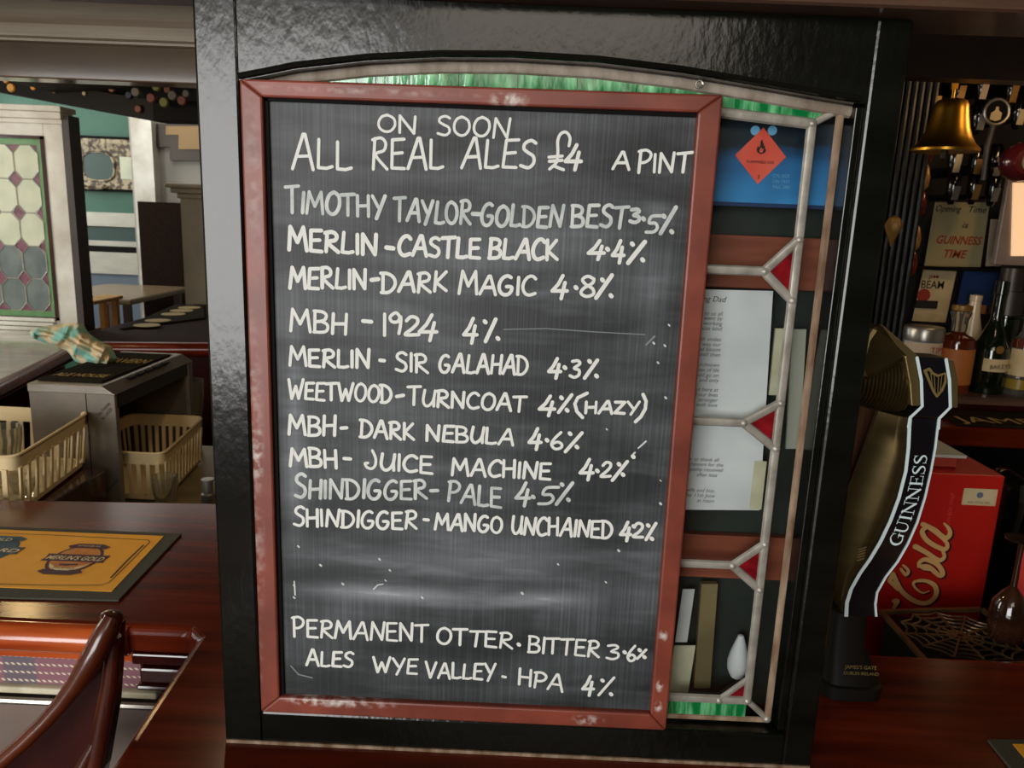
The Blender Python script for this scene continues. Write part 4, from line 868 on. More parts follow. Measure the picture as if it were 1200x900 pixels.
rc = thing('far_counter', (-1.5, 3.0, 0), 'far bar counter of dark wood under the long dark runner, near the screen edge', 'bar counter')
r0, r1, r2 = Vector((-1.90, 2.53, 0)), Vector((-1.63, 2.58, 0)), Vector((-1.0, 2.72, 0))
MB().prism([r0, r1, r2, Vector((-1.0, 4.4, 0)), Vector((-2.02, 4.4, 0)), Vector((-2.02, 2.6, 0))], (0, 0, -.06)).build('counter_top', 'wood_matte', rc)
MB().tube([r0+Vector((0, 0, -.03)), r1+Vector((0, 0, -.03)), r2+Vector((0, 0, -.03))], .034, 12, up=(0, 0, 1)).build('edge_rail', 'mahogany', rc, smooth=True)
MB().prism([r0+Vector((.03, .05, -.06)), r2+Vector((0, .05, -.06)), r2+Vector((0, .1, -.06)), r0+Vector((.03, .1, -.06))], (0, 0, FL+.06)).build('front_panel', 'mahogany_dark', rc)
rn = thing('bar_runner', (-1.85, 3.1, 0), 'dark runner printed with pale discs on the far dark counter', 'bar mat')
q4 = [WZ(140, 385, .01), WZ(240, 372, .01), WZ(238, 357, .01), WZ(205, 357, .01)]
MB().prism(q4, (0, 0, -.006)).build('cloth', 'towel_dark', rn)
mat('disc_tan', '#9a8658', .8)
for px, py in ((172, 381), (185, 375.5), (203, 368), (213, 364), (222, 360.5)):
    c = WZ(px, py, .012); MB().lathe([(.062, 0), (.062, .001)], c, 20).build('disc', 'disc_tan', rn)

# ------------------------------------------------------------------ white framed stained glass partition on the far counter
SY = 2.80
sg = thing('stained_glass_partition', (W(40, 390, SY).x, SY, 0), 'white framed partition with octagonal leaded panes standing on the far left counter', 'partition')
px0 = -3.2
xr = W(93, 388, SY).x; xi = W(66, 365, SY).x; zi0, zi1 = W(40, 369, SY).z, W(40, 165, SY).z; ztop = W(60, 140, SY).z
MB().box((xi+.01, SY, .0), (xr, SY+.05, ztop)).build('stile', 'white_paint', sg, bevel=.004)
MB().box((px0, SY, .0), (xi+.01, SY+.05, zi0-.02)).build('bottom_rail', 'white_paint', sg, bevel=.004)
MB().box((px0, SY, zi1+.02), (xi+.01, SY+.05, ztop)).build('top_rail', 'white_paint', sg, bevel=.004)
MB().box((px0, SY-.03, ztop), (xr+.01, SY+.07, ztop+.03)).box((px0, SY-.015, ztop-.02), (xr+.004, SY+.06, ztop)).box((px0, SY-.045, ztop+.03), (xr+.02, SY+.08, ztop+.055)).build('cornice', 'white_paint', sg, bevel=.003)
MB().box((xr-.0, SY-.01, .0), (xr+.032, SY+.08, ztop+.02)).build('dark_post', 'header_dark', sg)
for k in range(3): MB().box((px0, SY-.02-.012*k, .001+.02*(2-k)), (xi+.0, SY-.001, .018+.02*(2-k))).build('sill_moulding', 'white_paint', sg, bevel=.002)
MB().box((xi-.004, SY-.006, zi0-.02), (xi+.012, SY+.01, zi1+.02)).box((px0, SY-.006, zi0-.022), (xi+.012, SY+.01, zi0-.008)).box((px0, SY-.006, zi1+.008), (xi+.012, SY+.01, zi1+.022)).build('inner_bead', 'mahogany_dark', sg)
MB().box((xi-.03, SY+.012, zi0-.008), (xi-.004, SY+.018, zi1+.008)).build('border_pane', 'pane_green', sg)
MB().box((px0, SY+.012, zi0-.008), (xi-.03, SY+.018, zi0+.018)).build('border_pane', 'pane_green', sg)
MB().box((px0, SY+.012, zi1-.018), (xi-.03, SY+.018, zi1+.008)).build('border_pane', 'pane_green', sg)
pw, ph = .112, .150; gx = xi-.03; gz0 = zi0+.018; nrow = int((zi1-.018-gz0)/ph+.5); ph = (zi1-.018-gz0)/nrow; ncol = 8
dw, dh = .031, .036
lc = MB()
for i in range(ncol):
    for j in range(nrow):
        cx_, cz_ = gx-pw*(i+.5), gz0+ph*(j+.5); a, b = pw/2-.002, ph/2-.002
        o8 = [(-a, -b+dh), (-a+dw, -b), (a-dw, -b), (a, -b+dh), (a, b-dh), (a-dw, b), (-a+dw, b), (-a, b-dh)]
        MB().prism([(cx_+x, SY+.012, cz_+z) for x, z in o8], (0, .006, 0)).build('octagon_pane', 'pane_grey' if j < 2 else 'pane_white', sg)  # lower rows greyer: weaker light from behind put into the pane colour
        pts = [Vector((cx_+x*1.03, SY+.010, cz_+z*1.02)) for x, z in o8]; lc.tube(pts+[pts[0]], .0028, 5, cap=False)
for i in range(ncol+1):
    for j in range(nrow+1):
        cx_, cz_ = gx-pw*i, gz0+ph*j
        pts = [(-dw, 0), (0, -dh), (dw, 0), (0, dh)]
        if i == 0: pts = [(-dw, 0), (0, -dh), (0, dh)]
        if j == 0: pts = [(-dw, 0), (dw, 0), (0, dh)] if i else [(-dw, 0), (0, 0), (0, dh)]
        if j == nrow: pts = [(-dw, 0), (0, -dh), (dw, 0)] if i else [(-dw, 0), (0, -dh), (0, 0)]
        MB().prism([(cx_+x*.92, SY+.0125, cz_+z*.92) for x, z in pts], (0, .005, 0)).build('diamond_pane', 'pane_pink', sg)
lc.build('lead_net', 'lead', sg)['kind'] = 'stuff'

# ------------------------------------------------------------------ far room things
mr = W(118, 195, 4.95)
mir = thing('pub_mirror', tuple(mr), 'ornate pub mirror with an oval emblem on the far green wall', 'mirror')
x0, x1, z0, z1 = rectpx(84, 158, 162, 226, 4.95)
MB().box((x0, 4.96, z0), (x1, 4.99, z1)).build('frame', 'dark', mir)
MB().box((x0+.02, 4.95, z0+.02), (x1-.02, 4.959, z1-.02)).build('mirror_glass', 'ornate', mir); mg = bpy.data.objects['mirror_glass']
xa, xb, _, _ = rectpx(138, 160, 161, 225, 4.94)
MB().box((xa, 4.944, W(150, 210, 4.94).z), (xb, 4.949, W(150, 184, 4.94).z)).build('mirror_panel', 'pane_white', mg)  # white patch painting a bright window reflected in the mirror
ov = [Vector((W(115, 195, 4.94).x+.115*math.copysign(abs(cos(a))**.7, cos(a)), 4.94, W(115, 195, 4.94).z+.10*math.copysign(abs(sin(a))**.7, sin(a)))) for a in [i*pi/16 for i in range(33)]]
MB().prism(ov[:-1], (0, .006, 0)).build('oval_field', 'dark_green', mg); MB().tube(ov, .008, 6, cap=False).build('oval_rim', 'ornate', mg, smooth=True)
aw = [W(98+i*5.2, 218-2.0*(0 if i in (0, 5) else 1)*-1, 4.93)+Vector((0, 0, 0)) for i in range(6)]
MB().tube(aw, .014, 6).build('scroll', 'ornate', mg, smooth=True)
text('lettering', 'PORT ALES', 'ornate', mg, (W(112, 176, 4.93).x, 4.938, W(112, 176, 4.93).z), (1, 0, 0), (0, 0, 1), .085, width=.34)
a = W(165, 130, 4.85); b = W(180, 238, 4.85)
struct(MB().box((W(160, 200, 4.85).x, 4.80, FL), (W(184, 200, 4.85).x, 4.90, CE)).build('trim_7', 'white_paint'))
sp = thing('stepped_panel', tuple(W(210, 160, 4.85)), 'stepped grey moulding around a pale orange panel high on the far wall', 'wall panel')
def pz(px, py): p = W(px, py, 4.86); return (p.x, p.z)
st_o = [(183, 145), (183, 172), (199, 172), (199, 188), (260, 188), (260, 145)]; st_i = [(195, 148), (195, 158), (210, 158), (210, 175), (260, 175), (260, 148)]
MB().prism([(pz(*p)[0], 4.86, pz(*p)[1]) for p in st_o], (0, .038, 0)).build('moulding', 'steel_dark', sp)
MB().prism([(pz(*p)[0], 4.85, pz(*p)[1]) for p in st_i], (0, .009, 0)).build('panel', 'pale_orange', sp)
sb_ = tag(MB().box((W(161, 237, 4.78).x, 4.78, FL), (W(216, 237, 4.78).x, 4.82, W(190, 237, 4.78).z)).build('tall_screen', 'screen_brown'), 'plain dark brown tall screen before the pale far wall', 'screen')
tc_ = thing('wall_column', (W(226, 300, 4.0).x, 4.0, FL), 'tan square column with a moulded capital, beside the screen edge', 'column')
cx_ = W(226, 250, 4.0).x
zc = W(226, 233, 4.0).z
MB().box((cx_-.055, 3.96, FL), (cx_+.16, 4.1, zc)).build('shaft', 'column_tan', tc_)
MB().box((cx_-.07, 3.94, zc), (cx_+.17, 4.1, zc+.03)).box((cx_-.10, 3.92, zc+.03), (cx_+.18, 4.1, zc+.06)).box((cx_-.125, 3.9, zc+.06), (cx_+.2, 4.1, zc+.085)).build('capital', 'column_tan', tc_, bevel=.008)
tb = thing('pub_table', (W(150, 350, 4.2).x, 4.2, FL), 'brown pub table beyond the far counter with mats on it', 'table')
tz = W(150, 343, 4.2).z; tx = W(140, 343, 4.2).x
MB().box((tx-.35, 3.85, tz-.035), (tx+.25, 4.7, tz)).build('tabletop', 'table_top', tb, bevel=.01)
for x in (-.3, .2):
    for y in (3.9, 4.6): MB().box((tx+x-.02, y-.02, FL), (tx+x+.02, y+.02, tz-.035)).build('leg', 'mahogany_dark', tb)
so = thing('bar_stool', (W(108, 370, 3.3).x, 3.3, FL), 'orange pine stool behind the far counter beside the dark post', 'stool')
sz = W(108, 350, 3.3).z; sx0 = W(97, 350, 3.3).x; sx1 = W(122, 350, 3.3).x
MB().box((sx0, 3.2, sz-.02), (sx1, 3.5, sz)).build('seat', 'stool_orange', so, bevel=.005)
for x in (sx0+.015, (sx0+sx1)/2+.015): MB().box((x-.015, 3.2, FL), (x+.02, 3.23, sz-.02)).build('leg', 'stool_orange', so)
for x in (sx0+.015, sx1-.03): MB().box((x-.015, 3.45, FL), (x+.015, 3.48, sz-.02)).build('leg', 'stool_orange', so)

# ------------------------------------------------------------------ beer fountain on the right counter
TY = .15
ft = thing('beer_tap', (.475, TY+.03, 0), 'black and bronze curved beer font standing right of the black screen', 'beer font')
def tpt(px, py, Y=TY): return W(px, py, Y)
# band path: left and right edge points from the base up to the head
Lp = [(990, 722), (991, 706), (996, 690), (1006, 672), (1018, 655), (1030, 635), (1042, 610), (1052, 583), (1060, 552), (1063, 525), (1064, 500), (1065, 490)]
Rp = [(1027, 722), (1026, 708), (1028, 694), (1038, 676), (1052, 658), (1064, 637), (1075, 612), (1084, 583), (1091, 552), (1096, 525), (1099, 500), (1100, 491)]
lean = [0, 0, 0, -.004, -.008, -.013, -.018, -.023, -.027, -.029, -.030, -.030]
LP = [tpt(*p, TY+l) for p, l in zip(Lp, lean)]; RP = [tpt(*p, TY+l) for p, l in zip(Rp, lean)]
mb = MB()
def strip(mb, A_, B_, dy0, dy1):
    n = len(A_); fr_ = [p+Vector((0, dy0, 0)) for p in A_]+[p+Vector((0, dy0, 0)) for p in B_]+[p+Vector((0, dy1, 0)) for p in A_]+[p+Vector((0, dy1, 0)) for p in B_]; fs = []
    for i in range(n-1): fs += [(i, n+i, n+i+1, i+1), (2*n+i, 2*n+i+1, 3*n+i+1, 3*n+i), (i, i+1, 2*n+i+1, 2*n+i), (n+i, 3*n+i, 3*n+i+1, n+i+1)]
    fs += [(0, 2*n, 3*n, n), (n-1, 2*n-1, 4*n-1, 3*n-1)]
    mb.add(fr_, fs)
strip(mb, LP, RP, 0, .012); mb.build('front_band', 'tap_black', ft, smooth=True)
for nm, A_, B_, t0, t1 in (('edge_line', LP, RP, -.02, .09), ('edge_line', RP, LP, -.02, .05)):
    a_ = [p+(q_-p)*t0 for p, q_ in zip(A_, B_)]; b_ = [p+(q_-p)*t1 for p, q_ in zip(A_, B_)]
    mb = MB(); strip(mb, a_, b_, -.0015, .0); mb.build(nm, 'tap_white', ft)
# bronze body bulging to the left behind the band
Bl = [(978, 722), (968, 706), (964, 690), (964, 672), (969, 650), (977, 630), (986, 605), (996, 578), (1007, 550), (1016, 525), (1024, 505), (1028, 492)]
rings = []
for (p, q_, bl, l) in zip(LP, RP, Bl, lean):
    z = (p.z+q_.z)/2; L0 = tpt(*bl, TY+.03+l); L0.z = z
    rings.append([Vector((p.x-.004, p.y+.004, p.z)), Vector((p.x*.6+L0.x*.4, p.y+.006, z)), Vector((L0.x, p.y+.03, z)), Vector((L0.x+.012, p.y+.06, z)), Vector((q_.x-.01, q_.y+.06, z)), Vector((q_.x+.003, q_.y+.03, q_.z)), Vector((q_.x+.002, q_.y+.010, q_.z))])
MB().loft(rings).build('body', 'bronze', ft, smooth=True)
# ridges beside the band
mb = MB()
for k in range(26):
    t = k/25; x = 1031-27*t+ -14*t*(t-1)*-1; y = 575+82*t; p = tpt(x, y, TY-.004); p2 = tpt(x+9, y-3, TY-.006)
    mb.bar(p, p2, .0012, .0016)
mb.build('ridges', 'bronze_pale', ft)['kind'] = 'stuff'
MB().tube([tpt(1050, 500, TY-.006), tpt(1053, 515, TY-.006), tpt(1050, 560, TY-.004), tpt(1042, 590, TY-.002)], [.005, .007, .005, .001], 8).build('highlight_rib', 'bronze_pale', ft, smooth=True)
# head
hd = TY-.034
H_o = [(1059, 418), (1061, 430), (1063, 450), (1064, 474), (1057, 482), (1100, 486), (1121, 474), (1119, 455), (1114, 435), (1111, 420)]
def hp(px, py, Y=hd): return tpt(px, py, Y)
def plate(name, pts, y, th, m, bev=.0015): return MB().prism([Vector((hp(*p, y).x, y, hp(*p, y).z)) for p in pts], (0, th, 0)).build(name, m, ft, bevel=bev)
plate('head_side', [(1060, 417), (1073, 417), (1078, 440), (1080, 476), (1068, 476), (1066, 450)], hd+.002, .030, 'bronze_pale')
plate('head_side', [(1107, 420), (1118, 422), (1123, 445), (1123, 478), (1111, 478), (1110, 445)], hd+.002, .030, 'bronze_pale')
plate('head_face', [(1075, 418), (1108, 420), (1112, 445), (1113, 478), (1100, 490), (1065, 489), (1079, 477), (1080, 450)], hd, .034, 'tap_black')
for pts in ([(1074, 419), (1079, 445), (1080, 476), (1066, 489), (1064, 500)], [(1108, 421), (1112, 445), (1113, 477), (1100, 490), (1099, 502)]):
    mb = MB(); stroke(mb, [hp(*p, hd-.001) for p in pts], .0038, (0, -1, 0), .0012); mb.build('edge_line', 'tap_white', ft, fix=False)
# harp emblem
hx = MB()
for pts, ws in (([(1083, 434), (1088, 446), (1093, 458), (1097, 464)], [.0036, .003, .0028, .003]), ([(1083, 434), (1088, 432), (1092, 437), (1098, 440), (1107, 437)], [.003, .0034, .003, .003, .002]), ([(1107, 437), (1107, 447), (1103, 457), (1097, 464)], [.002, .0032, .0032, .003])):
    stroke(hx, [hp(*p, hd) for p in pts], .003, (0, -1, 0), .0016, ws)
for a, b in (((1090, 437), (1092, 455)), ((1094, 440), (1095, 459)), ((1099, 440), (1098, 460)), ((1103, 439), (1101, 457))): stroke(hx, [hp(*a, hd), hp(*b, hd)], .0009, (0, -1, 0), .0014)
hx.build('harp', 'harp_gold', ft, fix=False)
# round ribbed drum behind the head and handle wedge above
dc = hp(1040, 443, TY+.02)
rx = .040
mb = MB()
NR = 16
for k in range(NR):
    t = k/(NR-1); xx = hp(1058, 445, TY).x - t*.060; rr = .040*(1-.35*t**2)
    mb.lathe([(rr-.0012, -.0018), (rr, -.0008), (rr, .0008), (rr-.0012, .0018)], (xx, TY+.012, dc.z-.002), 30, 'x')
mb.build('ribbed_drum', 'bronze', ft, smooth=True)
wd = [(1026, 380), (1036, 384), (1074, 416), (1060, 424), (1030, 440), (1012, 448), (1006, 430), (1014, 398)]
plate('handle_wedge', wd, TY-.028, .045, 'bronze', .006)
plate('wedge_edge', [(1033, 380), (1038, 384), (1076, 417), (1066, 420), (1050, 404)], TY-.031, .01, 'bronze_pale', .001)
# pedestal
zb0, zb1 = .0005, tpt(1000, 722).z
def ringz(x0, x1, y0, y1, z, n=20, e=4):
    return [Vector(((x0+x1)/2+(x1-x0)/2*abs(cos(a))**(2/e)*(1 if cos(a) > 0 else -1), (y0+y1)/2+(y1-y0)/2*abs(sin(a))**(2/e)*(1 if sin(a) > 0 else -1), z)) for a in [2*pi*k/n for k in range(n)]]
px0_, px1_ = tpt(962, 805).x, tpt(1034, 805).x
qx0, qx1 = tpt(978, 722).x, tpt(1017, 722).x
MB().loft([ringz(px0_-.002, px1_+.002, TY-.015, TY+.08, zb0), ringz(px0_-.002, px1_+.002, TY-.015, TY+.08, .018), ringz(px0_+.002, px1_-.002, TY-.011, TY+.076, .020), ringz(qx0+.0, qx1+.008, TY-.002, TY+.065, zb1*.6), ringz(qx0, qx1+.004, TY, TY+.06, zb1+.002)]).build('pedestal', 'tap_base', ft, smooth=True)
wa = W(984, 600, .235); wbz = W(1000, 474, .235).z; tag(MB().box((wa.x-.03, .232, .0005), (wa.x+.035, .256, wbz)).build('wooden_post', 'post_oak', bevel=.003), 'brown grained wooden post behind the beer font, against the screen', 'post')
zz = tpt(1010, 778).z
text('lettering', "JAMES'S GATE", 'harp_gold', ft, (tpt(1004, 778).x, TY-.0125, zz), (1, 0, 0), (0, .15, 1), .007, width=.042)
text('lettering', 'DUBLIN IRELAND', 'harp_gold', ft, (tpt(1004, 784).x, TY-.0135, zz-.008), (1, 0, 0), (0, .15, 1), .006, width=.046)
# GUINNESS lettering: thick and thin strokes with serifs, running up the band
SER = {
'G': (.86, [([(.78, .82), (.62, .96), (.4, .98), (.16, .8), (.06, .5), (.16, .18), (.4, .02), (.64, .06), (.76, .14)], [.05, .07, .1, .17, .2, .17, .1, .08, .1]), ([(.78, .98), (.78, .68)], [.05, .03]), ([(.74, .42), (.74, .06)], [.15, .15]), ([(.56, .42), (.9, .42)], [.05, .05])]),
'U': (.9, [([(.2, .97), (.2, .3), (.34, .05), (.56, .03), (.7, .2), (.74, .4), (.74, .97)], [.16, .16, .13, .08, .07, .06, .06]), ([(.04, .97), (.38, .97)], [.05, .05]), ([(.6, .97), (.9, .97)], [.05, .05])]),
'I': (.42, [([(.21, .97), (.21, .03)], [.17, .17]), ([(.04, .97), (.38, .97)], [.05, .05]), ([(.04, .03), (.38, .03)], [.05, .05])]),
'N': (.96, [([(.18, .97), (.18, .03)], [.06, .06]), ([(.14, .97), (.8, .02)], [.17, .17]), ([(.8, .97), (.8, .03)], [.06, .06]), ([(.02, .97), (.26, .97)], [.05, .05]), ([(.04, .03), (.34, .03)], [.05, .05]), ([(.64, .97), (.96, .97)], [.05, .05])]),
'E': (.76, [([(.2, .97), (.2, .03)], [.17, .17]), ([(.04, .97), (.66, .97)], [.05, .05]), ([(.04, .03), (.7, .03)], [.05, .05]), ([(.2, .5), (.52, .5)], [.05, .05]), ([(.66, .99), (.66, .74)], [.06, .03]), ([(.7, .01), (.72, .28)], [.06, .03]), ([(.52, .62), (.52, .38)], [.04, .04])]),
'S': (.66, [([(.54, .84), (.38, .98), (.18, .92), (.1, .74), (.3, .55), (.52, .38), (.54, .16), (.34, .02), (.1, .12)], [.05, .07, .12, .15, .18, .16, .12, .07, .05]), ([(.55, .98), (.55, .74)], [.05, .03]), ([(.09, .02), (.08, .3)], [.05, .03])]),
}
cen_ = [(p+q_)/2 for p, q_ in zip(LP, RP)]
# arc-length path between G (near photo y 637) and last S (y 533)
def along(px_from, px_to, word, cap):
    ws = [SER[c_][0] for c_ in word]; tot = sum(ws)+.06*(len(ws)-1)
    path = [p for p in cen_]
    seg = [0]
    for a, b in zip(path, path[1:]): seg.append(seg[-1]+(b-a).length)
    def at(s_):
        for i in range(len(path)-1):
            if s_ <= seg[i+1] or i == len(path)-2:
                t = (s_-seg[i])/(seg[i+1]-seg[i]); return path[i].lerp(path[i+1], t), (path[min(i+2, len(path)-1)]-path[i]).normalized()*t+(path[i+1]-path[max(i-1, 0)]).normalized()*(1-t)
    def s_of(py):
        best = min(range(400), key=lambda k: abs(pyof(at(seg[-1]*k/399)[0])-py)); return seg[-1]*best/399
    def pyof(p):
        d_ = p-CAM; return 450-FPX*d_.dot(_u)/d_.dot(_f)
    s0, s1 = s_of(px_from), s_of(px_to); k = (s1-s0)/tot; mb = MB(); cur = 0
    for c_, w_ in zip(word, ws):
        mid, tan = at(s0+(cur+w_/2)*k); tan = Vector((tan.x, 0, tan.z)).normalized(); upv = Vector((-tan.z, 0, tan.x))
        for pts, wv in SER[c_][1]:
            P_ = pts; V = wv
            if len(pts) > 4:
                P_ = smooth_pts(pts, 4); V = []
                for i in range(len(wv)-1): V += [wv[i]+(wv[i+1]-wv[i])*j/4 for j in range(4)]
                V.append(wv[-1])
            stroke(mb, [Vector((mid.x, mid.y, mid.z)) + tan*(x-w_/2)*k + upv*(y-.5)*cap for x, y in P_], 0, (0, -1, 0), .0022, [v*cap*.95 for v in V])
        cur += w_+.06
    return mb
along(637, 532, 'GUINNESS', .0155).build('lettering', 'tap_white', ft, fix=False)

# ------------------------------------------------------------------ drip grid, red boxes etc behind the right counter
RS = -.24
rs = thing('work_surface', (1.1, .8, RS), 'low dark work surface behind the right counter under the red boxes', 'worktop')
MB().box((.45, .275, RS-.03), (2.2, 1.0, RS)).build('worktop', 'mahogany_dark', rs)
MB().box((.45, .96, FL), (2.2, 1.0, RS-.03)).build('back_panel', 'mahogany_dark', rs)
tv = thing('drip_grid', (.72, .4, -.03), 'square iron web-patterned drip grid behind the right counter edge', 'drip grid')
z = -.03; k0, k1, k2, k3 = WZ(1033, 717, z), WZ(1150, 714, z), WZ(1168, 740, z), WZ(1062, 764, z)
k2 = k1+Vector((.015, -.17, 0)); k3 = k0+Vector((.0, -.165, 0))
mb = MB()
for a, b in ((k0, k1), (k1, k2), (k2, k3), (k3, k0)): mb.bar(a, b, .008, .006)
mb.build('rim', 'iron', tv); cc = (k0+k1+k2+k3)/4
mb = MB()
for k in range(12):
    a = pi*2*k/12; d_ = Vector((cos(a), sin(a)*.85, 0)); mb.bar(cc, cc+d_*.092, .003, .003)
mb.build('spokes', 'iron', tv)
for rr in (.02, .038, .056, .074, .09):
    pts = []
    for k in range(48):
        a = 2*pi*k/48; w_ = 1-.10*abs(sin(6*a)); pts.append(cc+Vector((cos(a)*rr*w_, sin(a)*rr*.85*w_, 0)))
    MB().tube(pts+pts[:1], .0017, 5, cap=False).build('web_ring', 'iron', tv)
MB().box((k0.x+.005, k2.y+.004, RS+.001), (k1.x-.005, k0.y-.004, -.036)).build('drip_tray', 'dark', tv)
# red drinks box
ck = thing('drinks_box', (.8, .7, RS), 'tall red soft drinks box with cream script lettering behind the beer font', 'box')
kx0, kx1 = W(1018, 600, .6).x-.02, W(1165, 600, .6).x; kz1 = W(1100, 557, .6).z
kz0 = RS+.0005
lt_, rt_ = W(1030, 556, .6), W(1173, 558, .6); rbm = W(1155, 715, .6)
kx0 = .62; kx1 = (rt_.x+rbm.x)/2; kz1 = rt_.z
MB().box((kx0, .60, kz0), (kx1, .78, kz1)).build('carton', 'coke_red', ck, bevel=.003)
x0, x1, z0, z1 = rectpx(1130, 572, 1166, 593, .599); stk = MB().box((x0, .5985, z0), (x1, .5995, z1)).build('sticker', 'label_cream', ck)
c = W(1148, 580, .599); MB().lathe([(.006, 0), (.006, .0006)], (c.x, .5975, c.z), 16, 'y').build('sticker_emblem', 'blue_grey', stk)
text('lettering', 'RECYCLE ME', 'ink', stk, (c.x, .5982, W(1148, 590, .599).z), (1, 0, 0), (0, 0, 1), .006, width=.04)
p = W(1115, 600, .599); text('lettering', 'BAG IN BOX SYRUP', 'coke_pink', ck, (p.x, .599, p.z-.0), (0, 0, 1), (-1, 0, 0), .010, width=.075)
def cs(mb, pts, ws, dx=0, dy=0):
    P_ = smooth_pts(pts, 4); V = []
    for i in range(len(ws)-1): V += [ws[i]+(ws[i+1]-ws[i])*j/4 for j in range(4)]
    V.append(ws[-1])
    if len(P_) != len(V): V = ws
    stroke(mb, [W(x+dx, y+dy, .599) for x, y in P_], 0, (0, -1, 0), .0016 if dx == 0 else .001, [v/FPX*1.08 for v in V])
SCR = [  # script "Coca-Cola" reading upwards: upper word "Cola" plus the tail of "Coca"
 ([(1046, 672), (1056, 692), (1072, 704), (1086, 706), (1096, 697), (1095, 686), (1084, 680), (1071, 681), (1071, 687), (1080, 694), (1088, 692)], [7, 8, 8, 8, 8, 8, 6, 5, 4, 3, 2]),   # C
 ([(1076, 663), (1088, 664), (1100, 674), (1104, 671), (1098, 661), (1084, 655), (1076, 660), (1082, 666), (1092, 668)], [6, 8, 7, 8, 8, 8, 6, 4, 2]),                                     # o
 ([(1072, 640), (1085, 647), (1099, 656), (1106, 652), (1104, 645)], [9, 8, 8, 6, 5]),                                                                                                 # l
 ([(1086, 617), (1080, 622), (1085, 632), (1097, 640), (1107, 643), (1109, 636), (1099, 626), (1088, 618)], [6, 8, 8, 8, 8, 6, 6, 6]),                                                   # a bowl
 ([(1081, 614), (1095, 621), (1106, 630), (1112, 627), (1112, 620), (1106, 613)], [8, 8, 9, 8, 6, 3]),                                                                                    # a stem
 ([(1046, 672), (1042, 680), (1052, 690)], [7, 7, 7]), ([(1055, 666), (1061, 673), (1064, 668), (1058, 662)], [4, 6, 5, 4]),
 ([(1047, 704), (1051, 704), (1047, 712), (1046, 718)], [7, 8, 6, 6]), ([(1050, 752), (1044, 758), (1040, 764)], [6, 6, 4]),
]
mb = MB()
for pts, ws in SCR: cs(mb, pts, [w_+1.2 for w_ in ws], 2.4, 1.6)
mb.build('lettering_shadow', 'coke_shadow', ck, fix=False)
mb = MB()
for pts, ws in SCR: cs(mb, pts, ws)
mb.build('lettering', 'coke_cream', ck, fix=False)
tag(MB().box((kx0+.03, .64, kz1+.0005), (kx1-.07, .76, kz1+.022)).build('flat_carton', 'sign_red', bevel=.002), 'dull red flat carton lying on top of the tall red drinks box', 'carton')
tag(MB().box((kx0+.02, .63, kz1+.0225), (kx1-.06, .76, kz1+.028)).build('folded_paper', 'cream_dull'), 'pale folded paper on the flat carton above the red drinks box', 'paper')
rb2 = thing('drinks_box', (1.0, .5, RS), 'bright red carton with a white mark, cut by the right edge of the photo', 'box')
p = W(1191, 660, .42)
MB().box((W(1192, 700, .42).x+.012, .42, RS+.0005), (W(1189, 700, .42).x+.2, .45, W(1197, 652, .42).z)).build('carton', 'coke_pink', rb2, bevel=.003)
x0, x1, z0, z1 = rectpx(1197, 700, 1208, 718, .4185); MB().box((x0, .4185, z0), (x1, .4195, z1)).build('white_mark', 'paper', rb2)
# amber glass (upturned wine glass shape) between the boxes
cg = W(1180, 745, .36)
tag(MB().lathe([(.026, 0), (.027, .01), (.029, .04), (.026, .065), (.016, .082), (.005, .095), (.004, .14), (.0045, .17), (.025, .176), (.026, .178), (.0005, .179)], (W(1178, 740, .38).x, .38, W(1178, 748, .38).z-.002), 22).build('wine_glass', 'smoke_glass', smooth=True), 'dark amber upturned stem glass beside the drip grid', 'glass')
g0 = W(1178, 748, .38)
tag(MB().box((.846, .345, RS+.0005), (g0.x+.05, .41, g0.z-.003)).build('glass_stand', 'steel_dark', bevel=.003), 'dark block under the upturned amber glass', 'block')
es = [WZ(1150, 738, -.005), WZ(1200, 800, -.005)]
tag(MB().prism([Vector((.832, .275, -.02)), Vector((.99, .275, -.02)), Vector((.99, .11, -.02)), Vector((.90, .11, -.02))], (0, 0, .018)).build('olive_tray', 'bronze', bevel=.003), 'olive metal tray beside the drip grid at the lower right', 'tray')
# dark lump shapes under back bar
tag(MB().lathe([(.02, -.10), (.05, -.09), (.056, 0), (.05, .05), (.015, .07)], (W(1175, 560, .9).x, .9, W(1175, 560, .9).z-.05), 20).build('black_flask', 'bottle_black', smooth=True), 'black rounded flask in shadow beside the red drinks box', 'flask')
fz = W(1175, 560, .9).z-.15
tag(MB().box((W(1175, 560, .9).x-.07, .86, RS+.0005), (W(1175, 560, .9).x+.12, .95, fz-.0005)).build('dark_crate', 'dark'), 'dark crate in shadow under the black flask', 'crate')

# ------------------------------------------------------------------ back bar (right)
SH = .182
bb = thing('back_bar', (1.3, 1.4, 0), 'dark wooden back bar with a bottle shelf and red ledge, right of the beer font', 'back bar')
tag(MB().box((.62, 1.28, SH-.02), (2.6, 1.74, SH)).build('bottle_shelf', 'beam_brown'), 'brown shelf carrying the spirit bottles on the back bar', 'shelf')
zl1, zl0 = W(1160, 502, 1.12).z, W(1160, 525, 1.12).z
MB().box((.62, 1.12, zl0), (2.6, 1.74, zl1)).build('ledge', 'mahogany', bb, bevel=.006)
MB().box((.62, 1.30, zl1), (2.6, 1.33, SH-.02)).build('riser', 'mahogany_dark', bb)
MB().box((.62, 1.2, FL), (2.6, 1.24, zl0)).build('front_panel', 'dark', bb)
bt = thing('bar_towel', (1.25, 1.2, zl1), 'dark bar towel with pale letters along the back bar ledge', 'bar towel')
MB().box((1.12, 1.13, zl1+.0005), (2.0, 1.29, zl1+.006)).build('cloth', 'towel_dark', bt, bevel=.002)
